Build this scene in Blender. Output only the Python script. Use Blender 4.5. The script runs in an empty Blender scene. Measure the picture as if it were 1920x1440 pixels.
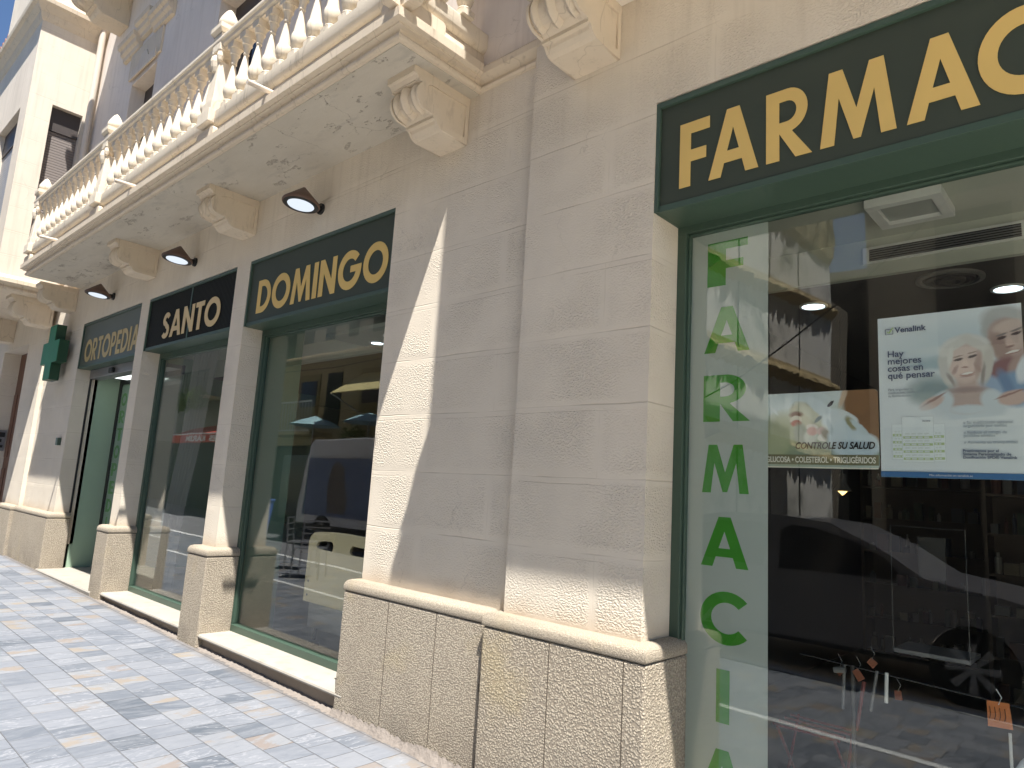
import bpy, math, random
from mathutils import Vector, Matrix
random.seed(7)
C = bpy.context.scene.collection
SC = bpy.context.scene
PI = math.pi

# ------------------------------------------------------------------ camera
RX = Vector((0.73958069, 0.67042069, 0.0596364)); UY = Vector((0.06211677, -0.15621242, 0.98576832)); FW = Vector((-0.67019543, 0.7253508, 0.15717606))
cam = bpy.data.cameras.new('camera'); co = bpy.data.objects.new('camera', cam); C.objects.link(co)
m = Matrix.Identity(4)
for i in range(3):
    m[i][0] = RX[i]; m[i][1] = UY[i]; m[i][2] = -FW[i]
m[0][3], m[1][3], m[2][3] = 0.0, -3.0, 1.6
co.matrix_world = m
cam.sensor_width = 36; cam.lens = 36*1286.63/1920; cam.clip_start = 0.05; cam.clip_end = 500
SC.camera = co

# ------------------------------------------------------------------ sky, sun, exposure
L = Vector((-1.48, 1.0, -3.8)).normalized()           # direction the sunlight travels
elev = math.asin(-L.z); az = math.atan2(-L.x, -L.y)     # azimuth of the sun measured from +Y towards +X
w = bpy.data.worlds.new('World'); SC.world = w; w.use_nodes = True
nt = w.node_tree; nt.nodes.clear()
sky = nt.nodes.new('ShaderNodeTexSky'); sky.sky_type = 'NISHITA'; sky.sun_disc = False
sky.sun_elevation = elev; sky.sun_rotation = az; sky.air_density = 1.0; sky.altitude = 1200; sky.dust_density = 0.0; sky.ozone_density = 5.0
bg = nt.nodes.new('ShaderNodeBackground'); bg.inputs[1].default_value = 0.055
wo = nt.nodes.new('ShaderNodeOutputWorld'); nt.links.new(sky.outputs[0], bg.inputs[0]); nt.links.new(bg.outputs[0], wo.inputs[0])
sl = bpy.data.lights.new('sun', 'SUN'); sl.energy = 4.0; sl.angle = math.radians(0.53); sl.color = (1.0, 0.965, 0.91)
so = bpy.data.objects.new('sun', sl); C.objects.link(so); so.location = (6, -8, 20)
so.rotation_euler = L.to_track_quat('-Z', 'Y').to_euler()
SC.view_settings.view_transform = 'Standard'; SC.view_settings.look = 'None'; SC.view_settings.gamma = 1; SC.view_settings.exposure = 1.52
try:
    SC.cycles.max_bounces = 10; SC.cycles.diffuse_bounces = 5; SC.cycles.transparent_max_bounces = 24; SC.cycles.caustics_reflective = False; SC.cycles.caustics_refractive = False
except Exception: pass

# ------------------------------------------------------------------ node helpers
class NT:
    def __init__(s, name):
        s.m = bpy.data.materials.new(name); s.m.use_nodes = True; s.t = s.m.node_tree; s.t.nodes.clear()
        s.out = s.t.nodes.new('ShaderNodeOutputMaterial')
    def n(s, kind, **kw):
        nd = s.t.nodes.new('ShaderNode' + kind)
        for k, v in kw.items():
            if k.startswith('i_'): nd.inputs[int(k[2:]) if k[2:].isdigit() else k[2:].replace('_', ' ')].default_value = v
            else: setattr(nd, k, v)
        return nd
    def l(s, a, b): s.t.links.new(a, b)
    def math(s, op, a, b=0.0, c=None, clamp=False):
        nd = s.t.nodes.new('ShaderNodeMath'); nd.operation = op; nd.use_clamp = clamp
        for i, v in enumerate((a, b) if c is None else (a, b, c)):
            if isinstance(v, (int, float)): nd.inputs[i].default_value = v
            else: s.l(v, nd.inputs[i])
        return nd.outputs[0]
    def mix(s, f, a, b, mode='MIX'):
        nd = s.t.nodes.new('ShaderNodeMix'); nd.data_type = 'RGBA'; nd.blend_type = mode
        for i, v in ((0, f), (6, a), (7, b)):
            if isinstance(v, (int, float)): nd.inputs[i].default_value = v
            elif isinstance(v, tuple): nd.inputs[i].default_value = (*v, 1)[:4]
            else: s.l(v, nd.inputs[i])
        return nd.outputs[2]
    def pos(s):
        return s.t.nodes.new('ShaderNodeNewGeometry').outputs['Position']
    def sep(s, v):
        nd = s.t.nodes.new('ShaderNodeSeparateXYZ'); s.l(v, nd.inputs[0]); return nd.outputs
    def comb(s, x, y, z):
        nd = s.t.nodes.new('ShaderNodeCombineXYZ')
        for i, v in enumerate((x, y, z)):
            if isinstance(v, (int, float)): nd.inputs[i].default_value = v
            else: s.l(v, nd.inputs[i])
        return nd.outputs[0]
    def noise(s, vec, scale, detail=3, rough=0.55, out=0):
        nd = s.t.nodes.new('ShaderNodeTexNoise'); nd.inputs['Scale'].default_value = scale; nd.inputs['Detail'].default_value = detail; nd.inputs['Roughness'].default_value = rough
        s.l(vec, nd.inputs['Vector']); return nd.outputs[out]
    def ramp(s, f, stops):
        nd = s.t.nodes.new('ShaderNodeValToRGB'); r = nd.color_ramp
        while len(r.elements) < len(stops): r.elements.new(0.5)
        for e, (p, c) in zip(r.elements, stops):
            e.position = p; e.color = (*c, 1) if isinstance(c, tuple) else (c, c, c, 1)
        s.l(f, nd.inputs[0]); return nd.outputs[0]
    def bump(s, h, dist=1.0, strength=1.0, normal=None):
        nd = s.t.nodes.new('ShaderNodeBump'); nd.inputs['Distance'].default_value = dist; nd.inputs['Strength'].default_value = strength
        s.l(h, nd.inputs['Height'])
        if normal: s.l(normal, nd.inputs['Normal'])
        return nd.outputs[0]
    def pbr(s, col, rough=0.8, normal=None, metal=0.0, spec=0.5, coat=0.0):
        b = s.t.nodes.new('ShaderNodeBsdfPrincipled')
        for k, v in (('Base Color', col), ('Roughness', rough), ('Metallic', metal), ('Specular IOR Level', spec), ('Coat Weight', coat)):
            if isinstance(v, tuple): b.inputs[k].default_value = (*v, 1)[:4]
            elif isinstance(v, (int, float)): b.inputs[k].default_value = v
            else: s.l(v, b.inputs[k])
        if normal: s.l(normal, b.inputs['Normal'])
        s.l(b.outputs[0], s.out.inputs[0]); return s.m

def simple(name, col, rough=0.6, metal=0.0, var=0.10, vs=6.0, bump=0.0, bs=60, spec=0.5, coat=0.0):
    t = NT(name); p = t.pos(); n = t.noise(p, vs, 4)
    c = t.mix(n, tuple(x*(1-var) for x in col), tuple(min(1, x*(1+var)) for x in col))
    nm = t.bump(t.noise(p, bs, 2), bump) if bump else None
    return t.pbr(c, rough, nm, metal, spec, coat)
def emit(name, col, st):
    t = NT(name); e = t.n('Emission'); e.inputs[0].default_value = (*col, 1); e.inputs[1].default_value = st; t.l(e.outputs[0], t.out.inputs[0]); return t.m

def wall_mat(name, base=(0.74, 0.665, 0.55), hammer=1.0, joints=True, plain=False):
    t = NT(name); p = t.pos(); x, y, z = t.sep(p)
    big = t.noise(p, 0.9, 4); mid = t.noise(p, 7, 5, 0.6)
    c = t.mix(t.ramp(big, [(0.35, 0.0), (0.65, 1.0)]), tuple(b*0.93 for b in base), tuple(min(1, b*1.06) for b in base))
    c = t.mix(t.math('MULTIPLY', mid, 0.35), c, (base[0]*0.80, base[1]*0.76, base[2]*0.72))
    # rain streaks under ledges: narrow in x, long in z
    st = t.noise(t.comb(t.math('MULTIPLY', x, 14), t.math('MULTIPLY', y, 14), t.math('MULTIPLY', z, 0.7)), 1.0, 4, 0.6)
    sm = t.math('MULTIPLY', t.ramp(st, [(0.5, 0.0), (0.7, 1.0)]), t.ramp(t.math('MULTIPLY', t.math('SUBTRACT', z, 3.2), 0.7), [(0.1, 0.0), (0.8, 0.55)]))
    c = t.mix(t.math('MULTIPLY', sm, 0.45), c, (base[0]*0.55, base[1]*0.5, base[2]*0.46))
    # dirt just over the stone base
    dz = t.ramp(t.math('MULTIPLY_ADD', t.noise(p, 3, 3), 0.25, t.math('SUBTRACT', z, 0.93)), [(0.06, 0.6), (0.26, 0.0)])
    c = t.mix(dz, c, (0.50, 0.36, 0.24))
    wob = t.noise(p, 2.2, 2); u = t.math('MULTIPLY_ADD', wob, 0.02, x); v = t.math('MULTIPLY_ADD', wob, 0.016, t.math('SUBTRACT', z, 0.938))
    vec = t.comb(u, v, 0.0)
    fine = t.noise(p, 260, 2)
    h = t.math('MULTIPLY', fine, 0.0005)
    if joints:
        def brick(ms, sm_):
            b = t.n('TexBrick'); b.offset = 0.43; b.squash = 1.0; b.inputs['Scale'].default_value = 1; b.inputs['Brick Width'].default_value = 1.45; b.inputs['Row Height'].default_value = 0.3875
            b.inputs['Mortar Size'].default_value = ms; b.inputs['Mortar Smooth'].default_value = sm_; t.l(vec, b.inputs['Vector']); return b.outputs['Fac']
        fz = t.math('FRACT', t.math('DIVIDE', v, 0.3875)); dz_ = t.math('MINIMUM', fz, t.math('SUBTRACT', 1.0, fz))
        jr = t.ramp(dz_, [(0.004, 1.0), (0.011, 0.0)]); jr2 = t.ramp(t.math('ABSOLUTE', t.math('SUBTRACT', fz, 0.915)), [(0.002, 1.0), (0.008, 0.0)])
        brk = t.ramp(t.noise(t.comb(x, y, t.math('MULTIPLY', z, 2)), 2.0, 3), [(0.40, 0.05), (0.58, 1.0)]); brk2 = t.ramp(t.noise(t.comb(x, y, t.math('MULTIPLY', z, 3)), 1.7, 3), [(0.48, 0.0), (0.6, 0.8)])
        j = t.math('MAXIMUM', t.math('MULTIPLY', jr, brk), t.math('MULTIPLY', jr2, brk2))
        jv = t.math('MULTIPLY', t.math('MULTIPLY', brick(0.0030, 0.4), brk2), 0.45); j = t.math('MAXIMUM', j, jv); mg = brick(0.055, 0.9)
        c = t.mix(t.math('MULTIPLY', j, 0.34), c, (base[0]*0.50, base[1]*0.44, base[2]*0.36))
        h = t.math('SUBTRACT', h, t.math('MULTIPLY', j, 0.0022))
        ham = t.noise(t.comb(t.math('MULTIPLY', x, 1.0), y, t.math('MULTIPLY', z, 1.35)), 74, 2, 0.5)
        pit = t.ramp(ham, [(0.36, 0.0), (0.60, 1.0)])
        mask = t.math('MULTIPLY', t.math('SUBTRACT', 1.0, mg), t.ramp(t.noise(p, 1.9, 2), [(0.36, 0.12), (0.62, 1.0)]))
        mask = t.math('MULTIPLY', mask, t.ramp(t.math('MULTIPLY', t.math('ADD', x, 4.4), 0.5), [(0.0, 0.75), (1.0, 1.0)]))
        h = t.math('ADD', h, t.math('MULTIPLY', t.math('MULTIPLY', pit, mask), 0.0034*hammer))
        c = t.mix(t.math('MULTIPLY', t.math('MULTIPLY', t.math('SUBTRACT', 1.0, pit), mask), 0.12), c, (base[0]*0.55, base[1]*0.5, base[2]*0.45))
    cr = t.n('TexVoronoi'); cr.feature = 'DISTANCE_TO_EDGE'; cr.inputs['Scale'].default_value = 1.1; t.l(t.comb(t.math('MULTIPLY_ADD', t.noise(p, 4, 4), 0.5, x), y, t.math('MULTIPLY_ADD', t.noise(p, 3, 4), 0.5, z)), cr.inputs['Vector'])
    ck = t.math('MULTIPLY', t.ramp(cr.outputs[0], [(0.0, 1.0), (0.004, 0.0)]), t.ramp(t.noise(p, 0.8, 2), [(0.52, 0.0), (0.6, 1.0)]))
    c = t.mix(t.math('MULTIPLY', ck, 0.3), c, (0.2, 0.16, 0.12))
    return t.pbr(c, 0.9, t.bump(h), spec=0.25)

def dado_mat(name, coarse=1.0):
    t = NT(name); p = t.pos(); x, y, z = t.sep(p)
    g2 = t.noise(p, 260/coarse, 3); big = t.noise(p, 1.7, 4); vg = t.n('TexVoronoi'); vg.inputs['Scale'].default_value = 100/coarse; vg.inputs['Randomness'].default_value = 1.0
    nv = t.n('TexNoise'); nv.inputs['Scale'].default_value = 60; t.l(p, nv.inputs['Vector']); pw = t.n('VectorMath'); pw.operation = 'MULTIPLY_ADD'; t.l(nv.outputs['Color'], pw.inputs[0]); pw.inputs[1].default_value = (.014, .014, .014); t.l(p, pw.inputs[2]); t.l(pw.outputs[0], vg.inputs['Vector'])
    c = t.mix(big, (0.50, 0.425, 0.325), (0.62, 0.545, 0.43))
    pit = t.ramp(t.math('MULTIPLY_ADD', g2, -0.30, t.math('ADD', vg.outputs[0], 0.12)), [(0.22, 1.0), (0.62, 0.0)])
    c = t.mix(t.math('MULTIPLY', t.math('SUBTRACT', 1.0, pit), 0.58), c, (0.19, 0.155, 0.12))
    vp = t.n('TexVoronoi'); vp.inputs['Scale'].default_value = 30; t.l(p, vp.inputs['Vector'])
    hole = t.math('MULTIPLY', t.ramp(vp.outputs[0], [(0.08, 1.0), (0.14, 0.0)]), t.ramp(t.noise(p, 9, 2), [(0.5, 0.0), (0.62, 1.0)]))
    c = t.mix(t.math('MULTIPLY', hole, 0.7), c, (0.07, 0.055, 0.04))
    dirt = t.math('MULTIPLY', t.ramp(t.math('MULTIPLY_ADD', t.noise(p, 2.5, 4), 0.5, z), [(0.35, 0.75), (0.85, 0.0)]), t.ramp(t.noise(p, 3.4, 4), [(0.42, 0.1), (0.62, 1.0)]))
    c = t.mix(t.math('MULTIPLY', dirt, 0.6), c, (0.17, 0.145, 0.12))
    yel = t.ramp(t.noise(p, 2.1, 3), [(0.6, 0.0), (0.75, 0.28)])
    c = t.mix(yel, c, (0.55, 0.43, 0.20))
    h = t.math('MULTIPLY_ADD', pit, 0.0052*coarse, t.math('MULTIPLY', hole, -0.004))
    return t.pbr(c, 0.92, t.bump(h), spec=0.2)

def pave_mat():
    t = NT('slate_paving'); p = t.pos(); x, y, z = t.sep(p)
    ry = t.math('DIVIDE', t.math('SUBTRACT', 50.0, t.math('ADD', y, 0.165)), 0.2065); row = t.math('FLOOR', ry); fy = t.math('FRACT', ry)
    wn = t.n('TexWhiteNoise'); wn.noise_dimensions = '1D'; t.l(row, wn.inputs['W'])
    ux = t.math('ADD', t.math('DIVIDE', x, t.math('MULTIPLY_ADD', wn.outputs[0], 0.07, 0.155)), t.math('MULTIPLY', wn.outputs[0], 17.3)); cell = t.math('FLOOR', t.math('ADD', ux, 200.0)); fx = t.math('FRACT', t.math('ADD', ux, 200.0))
    w2 = t.n('TexWhiteNoise'); w2.noise_dimensions = '2D'; t.l(t.comb(row, cell, 0), w2.inputs['Vector']); r = w2.outputs[0]; rc = t.sep(w2.outputs[1])
    pal = t.ramp(r, [(0.0, (0.105, 0.12, 0.14)), (0.08, (0.15, 0.165, 0.187)), (0.25, (0.19, 0.203, 0.225)), (0.5, (0.222, 0.233, 0.253)), (0.75, (0.255, 0.262, 0.277)), (0.93, (0.285, 0.285, 0.285)), (1.0, (0.29, 0.262, 0.215))])
    off = t.math('MULTIPLY', rc[1], 31.0)
    dirn = t.math('MULTIPLY', t.math('SUBTRACT', rc[2], 0.5), 0.7)
    xr = t.math('ADD', x, t.math('MULTIPLY', y, dirn))
    pv = t.comb(t.math('ADD', t.math('MULTIPLY', xr, 17.0), off), t.math('ADD', t.math('MULTIPLY', y, 4.5), t.math('MULTIPLY', rc[2], 9)), off)
    v1 = t.noise(pv, 1.0, 8, 0.68)
    c = t.mix(t.ramp(v1, [(0.44, 0.0), (0.66, 0.55)]), pal, (0.30, 0.305, 0.317))
    v2 = t.noise(pv, 1.9, 8, 0.72)
    c = t.mix(t.ramp(v2, [(0.34, 0.42), (0.46, 0.0)]), c, (0.135, 0.15, 0.17))
    wv = t.ramp(t.math('ABSOLUTE', t.math('SUBTRACT', t.noise(pv, 0.6, 5, 0.6), 0.5)), [(0.0, 0.9), (0.02, 0.0)])
    c = t.mix(t.math('MULTIPLY', wv, t.ramp(rc[1], [(0.5, 0.0), (0.6, 1.0)])), c, (0.36, 0.36, 0.37))
    om = t.math('MULTIPLY', t.ramp(t.noise(t.comb(t.math('MULTIPLY', xr, 6), t.math('MULTIPLY', y, 3.5), off), 1.1, 5, 0.65), [(0.50, 0.0), (0.58, 1.0)]), t.ramp(rc[0], [(0.74, 0.0), (0.80, 1.0)]))
    c = t.mix(t.math('MULTIPLY', om, 0.72), c, t.mix(rc[2], (0.33, 0.265, 0.185), (0.25, 0.19, 0.15)))
    sp = t.n('TexVoronoi'); sp.inputs['Scale'].default_value = 5.0; t.l(p, sp.inputs['Vector'])
    gum = t.ramp(sp.outputs[0], [(0.045, 1.0), (0.06, 0.0)]); c = t.mix(t.math('MULTIPLY', t.math('MULTIPLY', gum, t.ramp(t.noise(p, 2.0, 1), [(0.55, 0.0), (0.6, 1.0)])), 0.55), c, (0.035, 0.037, 0.040))
    grime = t.noise(p, 1.1, 5, 0.6); c = t.mix(t.math('MULTIPLY', grime, 0.22), c, (0.110, 0.110, 0.105))
    nearwall = t.ramp(t.math('MULTIPLY_ADD', t.noise(p, 6, 4), 0.12, t.math('MULTIPLY', y, -1.0)), [(0.16, 0.85), (0.27, 0.0)])
    c = t.mix(nearwall, c, (0.185, 0.160, 0.135))
    wob = t.math('MULTIPLY', t.math('SUBTRACT', t.noise(p, 20, 2), 0.5), 0.02)
    def edge(f, wd):
        f2 = t.math('ADD', f, wob)
        return t.math('MINIMUM', t.math('DIVIDE', f2, wd), t.math('DIVIDE', t.math('SUBTRACT', 1.0, f2), wd))
    jx = t.ramp(edge(fx, 1.0), [(0.010, 1.0), (0.018, 0.0)]); jy = t.ramp(edge(fy, 1.0), [(0.012, 1.0), (0.02, 0.0)])
    j = t.math('MAXIMUM', jx, jy)
    w3 = t.n('TexWhiteNoise'); w3.noise_dimensions = '1D'; t.l(t.math('ADD', row, 77.0), w3.inputs['W'])
    jc = t.mix(t.ramp(w3.outputs[0], [(0.45, 0.0), (0.55, 1.0)]), (0.080, 0.077, 0.075), (0.200, 0.200, 0.200))
    c = t.mix(t.math('MULTIPLY', j, 0.65), c, jc)
    h = t.math('SUBTRACT', t.math('MULTIPLY', v1, 0.0022), t.math('MULTIPLY', j, 0.003)); h = t.math('ADD', h, t.math('MULTIPLY', r, 0.001))
    c = t.mix(1.0, c, (0.84, 0.865, 0.91), 'MULTIPLY'); return t.pbr(c, t.math('MULTIPLY_ADD', v2, 0.3, 0.5), t.bump(h), spec=0.35)

def glass_mat(name, tint=(0.86, 0.93, 0.88), extra=1.0):
    t = NT(name); lw = t.n('LayerWeight'); lw.inputs[0].default_value = 0.5
    f5 = t.math('POWER', lw.outputs['Facing'], 5.0); fac = t.math('MULTIPLY', t.math('MULTIPLY_ADD', f5, 0.955, 0.045), extra, clamp=True)
    tr = t.n('BsdfTransparent'); tr.inputs[0].default_value = (*tint, 1); gl = t.n('BsdfGlossy'); gl.inputs[0].default_value = (1, 1, 1, 1); gl.inputs['Roughness'].default_value = 0.0
    wv = t.noise(t.pos(), 1.3, 1); t.l(t.bump(wv, 0.0012), gl.inputs['Normal'])
    mx = t.n('MixShader'); t.l(fac, mx.inputs[0]); t.l(tr.outputs[0], mx.inputs[1]); t.l(gl.outputs[0], mx.inputs[2]); t.l(mx.outputs[0], t.out.inputs[0]); return t.m
def translucent(name, col, opac, glow=0.0):
    t = NT(name); d = t.n('BsdfDiffuse'); d.inputs[0].default_value = (*col, 1); tl = t.n('BsdfTranslucent'); tl.inputs[0].default_value = (*col, 1)
    a = t.n('MixShader'); a.inputs[0].default_value = 0.25; t.l(d.outputs[0], a.inputs[1]); t.l(tl.outputs[0], a.inputs[2])
    tr = t.n('BsdfTransparent'); mx = t.n('MixShader'); mx.inputs[0].default_value = opac; t.l(tr.outputs[0], mx.inputs[1]); t.l(a.outputs[0], mx.inputs[2]); t.l(mx.outputs[0], t.out.inputs[0]); return t.m

def soffit_mat():
    t = NT('stained_plaster'); p = t.pos(); x, y, z = t.sep(p)
    n1 = t.noise(t.comb(t.math('MULTIPLY', x, 0.8), t.math('MULTIPLY', y, 2.2), z), 1.6, 5, 0.6)
    c = t.mix(n1, (0.47, 0.42, 0.34), (0.63, 0.585, 0.50))
    n2 = t.ramp(t.noise(t.comb(x, t.math('MULTIPLY', y, 3), z), 2.3, 5, 0.65), [(0.55, 0.0), (0.66, 1.0)])
    c = t.mix(t.math('MULTIPLY', n2, 0.5), c, (0.40, 0.37, 0.32))
    pk = t.noise(t.comb(t.math('MULTIPLY', x, 1.0), t.math('MULTIPLY', y, 2.2), z), 3.1, 6, 0.72)
    peel = t.math('MULTIPLY', t.ramp(pk, [(0.60, 0.0), (0.615, 1.0)]), 1.0)
    c = t.mix(t.math('MULTIPLY', peel, 0.6), c, (0.33, 0.29, 0.245))
    crk = t.n('TexVoronoi'); crk.feature = 'DISTANCE_TO_EDGE'; crk.inputs['Scale'].default_value = 1.5; t.l(t.comb(t.math('MULTIPLY_ADD', t.noise(p, 5, 5), 0.4, x), t.math('MULTIPLY_ADD', t.noise(p, 4, 5), 0.4, y), z), crk.inputs['Vector'])
    ck = t.math('MULTIPLY', t.ramp(crk.outputs[0], [(0.0, 1.0), (0.008, 0.0)]), t.ramp(t.noise(p, 1.4, 2), [(0.5, 0.0), (0.56, 1.0)]))
    c = t.mix(t.math('MULTIPLY', ck, 0.55), c, (0.12, 0.10, 0.08))
    h = t.math('ADD', t.math('MULTIPLY', peel, -0.004), t.math('MULTIPLY', t.noise(p, 30, 3), 0.0015))
    return t.pbr(c, 0.9, t.bump(h), spec=0.2)

def trim_mat(name, base=(0.66, 0.565, 0.44)):
    t = NT(name); p = t.pos(); x, y, z = t.sep(p)
    c = t.mix(t.noise(p, 5, 5, 0.6), tuple(b*0.9 for b in base), tuple(min(1, b*1.07) for b in base))
    d = t.ramp(t.noise(t.comb(t.math('MULTIPLY', x, 16), t.math('MULTIPLY', y, 16), t.math('MULTIPLY', z, 5)), 1.0, 5, 0.7), [(0.55, 0.0), (0.7, 1.0)])
    c = t.mix(t.math('MULTIPLY', d, 0.30), c, (0.30, 0.24, 0.18))
    cr = t.ramp(t.noise(t.comb(t.math('MULTIPLY', x, 2.3), t.math('MULTIPLY', y, 2.3), t.math('MULTIPLY', z, 0.5)), 1.0, 3), [(0.495, 0.0), (0.5, 1.0), (0.505, 0.0)])
    c = t.mix(t.math('MULTIPLY', cr, 0.35), c, (0.2, 0.15, 0.1))
    return t.pbr(c, 0.85, t.bump(t.math('MULTIPLY', t.noise(p, 70, 3), 0.0012)), spec=0.25)

M = {}
M['wall'] = wall_mat('cream_blockwork'); M['wall_smooth'] = wall_mat('cream_plaster', (0.70, 0.61, 0.50), joints=False)
M['wall_up'] = wall_mat('upper_plaster', (0.76, 0.69, 0.62), joints=False)
M['wall_bay'] = wall_mat('bay_plaster', (0.71, 0.635, 0.535), hammer=0.0)
M['dado'] = dado_mat('granular_stone', 1.0); M['dado_coarse'] = dado_mat('coarse_granular_stone', 1.15); M['cap'] = dado_mat('stone_cap', 0.6)
M['pave'] = pave_mat(); M['soffit'] = soffit_mat(); M['trim'] = trim_mat('cream_trim'); M['baluster'] = trim_mat('baluster_paint', (0.70, 0.62, 0.50))
M['green'] = simple('green_paint', (0.050, 0.086, 0.062), 0.42, var=0.08, bump=0.0004, bs=40)
M['panel'] = simple('sign_panel', (0.050, 0.062, 0.046), 0.5, var=0.15, vs=1.5, spec=0.25)
M['panel_old'] = simple('sign_panel_faded', (0.085, 0.10, 0.078), 0.45, var=0.12, vs=2)
def slat_mat():
    t = NT('slatted_black'); x, y, z = t.sep(t.pos()); f = t.math('FRACT', t.math('MULTIPLY', x, 32)); s_ = t.ramp(f, [(0.4, 0.0), (0.5, 1.0), (0.9, 1.0), (1.0, 0.0)])
    return t.pbr(t.mix(s_, (0.004, 0.005, 0.0045), (0.026, 0.027, 0.024)), 0.7, t.bump(t.math('MULTIPLY', s_, 0.003)), spec=.12)
M['slat'] = slat_mat()
M['black'] = simple('black', (0.012, 0.013, 0.013), 0.5); M['gold'] = simple('gold_letter', (0.72, 0.50, 0.165), 0.45, spec=0.25, metal=0.0, var=0.14, vs=2.2)
M['gold2'] = simple('pale_gold_letter', (0.66, 0.48, 0.22), 0.35, var=0.08, vs=2)
M['marble'] = None
def marble():
    t = NT('cream_marble'); p = t.pos(); n = t.noise(p, 2.6, 6, 0.6)
    c = t.mix(n, (0.33, 0.30, 0.25), (0.44, 0.41, 0.36)); d = t.ramp(t.noise(p, 9, 4), [(0.55, 0.0), (0.7, 0.35)]); c = t.mix(d, c, (0.25, 0.19, 0.13)); return t.pbr(c, 0.5)
M['marble'] = marble()
M['mortar'] = simple('mortar', (0.22, 0.19, 0.165), 0.95, var=0.25, vs=18, bump=0.012, bs=26)
M['riser'] = simple('dusty_riser', (0.30, 0.25, 0.20), 0.95, var=0.2, vs=5, bump=0.002, bs=50)
M['glass'] = glass_mat('shop_glass', (0.955, 0.975, 0.96), 1.2); M['film'] = translucent('frosted_film', (0.68, 0.74, 0.69), 0.74); M['vgreen'] = translucent('green_vinyl', (0.09, 0.40, 0.045), 0.88)
M['brown'] = simple('brown_lamp_paint', (0.12, 0.07, 0.05), 0.5, var=0.05); M['lens'] = emit('white_lamp_glass', (0.82, 0.9, 1.0), 0.36)
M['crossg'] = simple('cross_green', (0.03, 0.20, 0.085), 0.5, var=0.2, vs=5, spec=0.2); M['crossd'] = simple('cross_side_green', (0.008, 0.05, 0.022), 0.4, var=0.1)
M['grey'] = simple('grey_metal', (0.28, 0.28, 0.29), 0.4, metal=0.6); M['white'] = simple('white_paint', (0.72, 0.73, 0.72), 0.5); M['white_gloss'] = simple('white_gloss', (0.70, 0.72, 0.74), 0.25)
M['shutter'] = None
def shut(name, col, k=22):
    t = NT(name); x, y, z = t.sep(t.pos()); f = t.math('FRACT', t.math('MULTIPLY', z, k)); s_ = t.ramp(f, [(0.0, 0.0), (0.18, 1.0), (0.8, 1.0), (1.0, 0.0)])
    return t.pbr(t.mix(s_, tuple(c*0.4 for c in col), col), 0.5, t.bump(t.math('MULTIPLY', s_, 0.008)))
M['shutter'] = shut('roller_shutter', (0.20, 0.17, 0.155)); M['shut_grey'] = shut('grey_roller_shutter', (0.30, 0.30, 0.31)); M['shutbox'] = simple('shutter_box', (0.055, 0.045, 0.042), 0.5)
M['darkglass'] = simple('dark_window', (0.02, 0.02, 0.025), 0.08)
M['wood'] = simple('brown_wood', (0.16, 0.075, 0.045), 0.5, var=0.3, vs=9)
M['pipe'] = simple('cream_pipe', (0.60, 0.53, 0.45), 0.5)
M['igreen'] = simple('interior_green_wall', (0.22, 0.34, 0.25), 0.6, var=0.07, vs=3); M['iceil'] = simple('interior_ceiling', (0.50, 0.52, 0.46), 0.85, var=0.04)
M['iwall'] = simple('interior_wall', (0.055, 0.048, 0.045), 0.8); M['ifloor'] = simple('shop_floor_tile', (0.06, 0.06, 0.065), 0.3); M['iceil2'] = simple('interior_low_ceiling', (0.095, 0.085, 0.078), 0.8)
M['asphalt'] = simple('asphalt', (0.06, 0.06, 0.062), 0.9, var=0.3, vs=30, bump=0.004, bs=90)
M['down'] = emit('downlight', (0.75, 0.9, 1.0), 3.0); M['amber'] = emit('amber_bulb', (1.0, 0.62, 0.2), 1.6); M['lightpanel'] = emit('light_panel', (0.85, 0.95, 0.9), 0.9)

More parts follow.
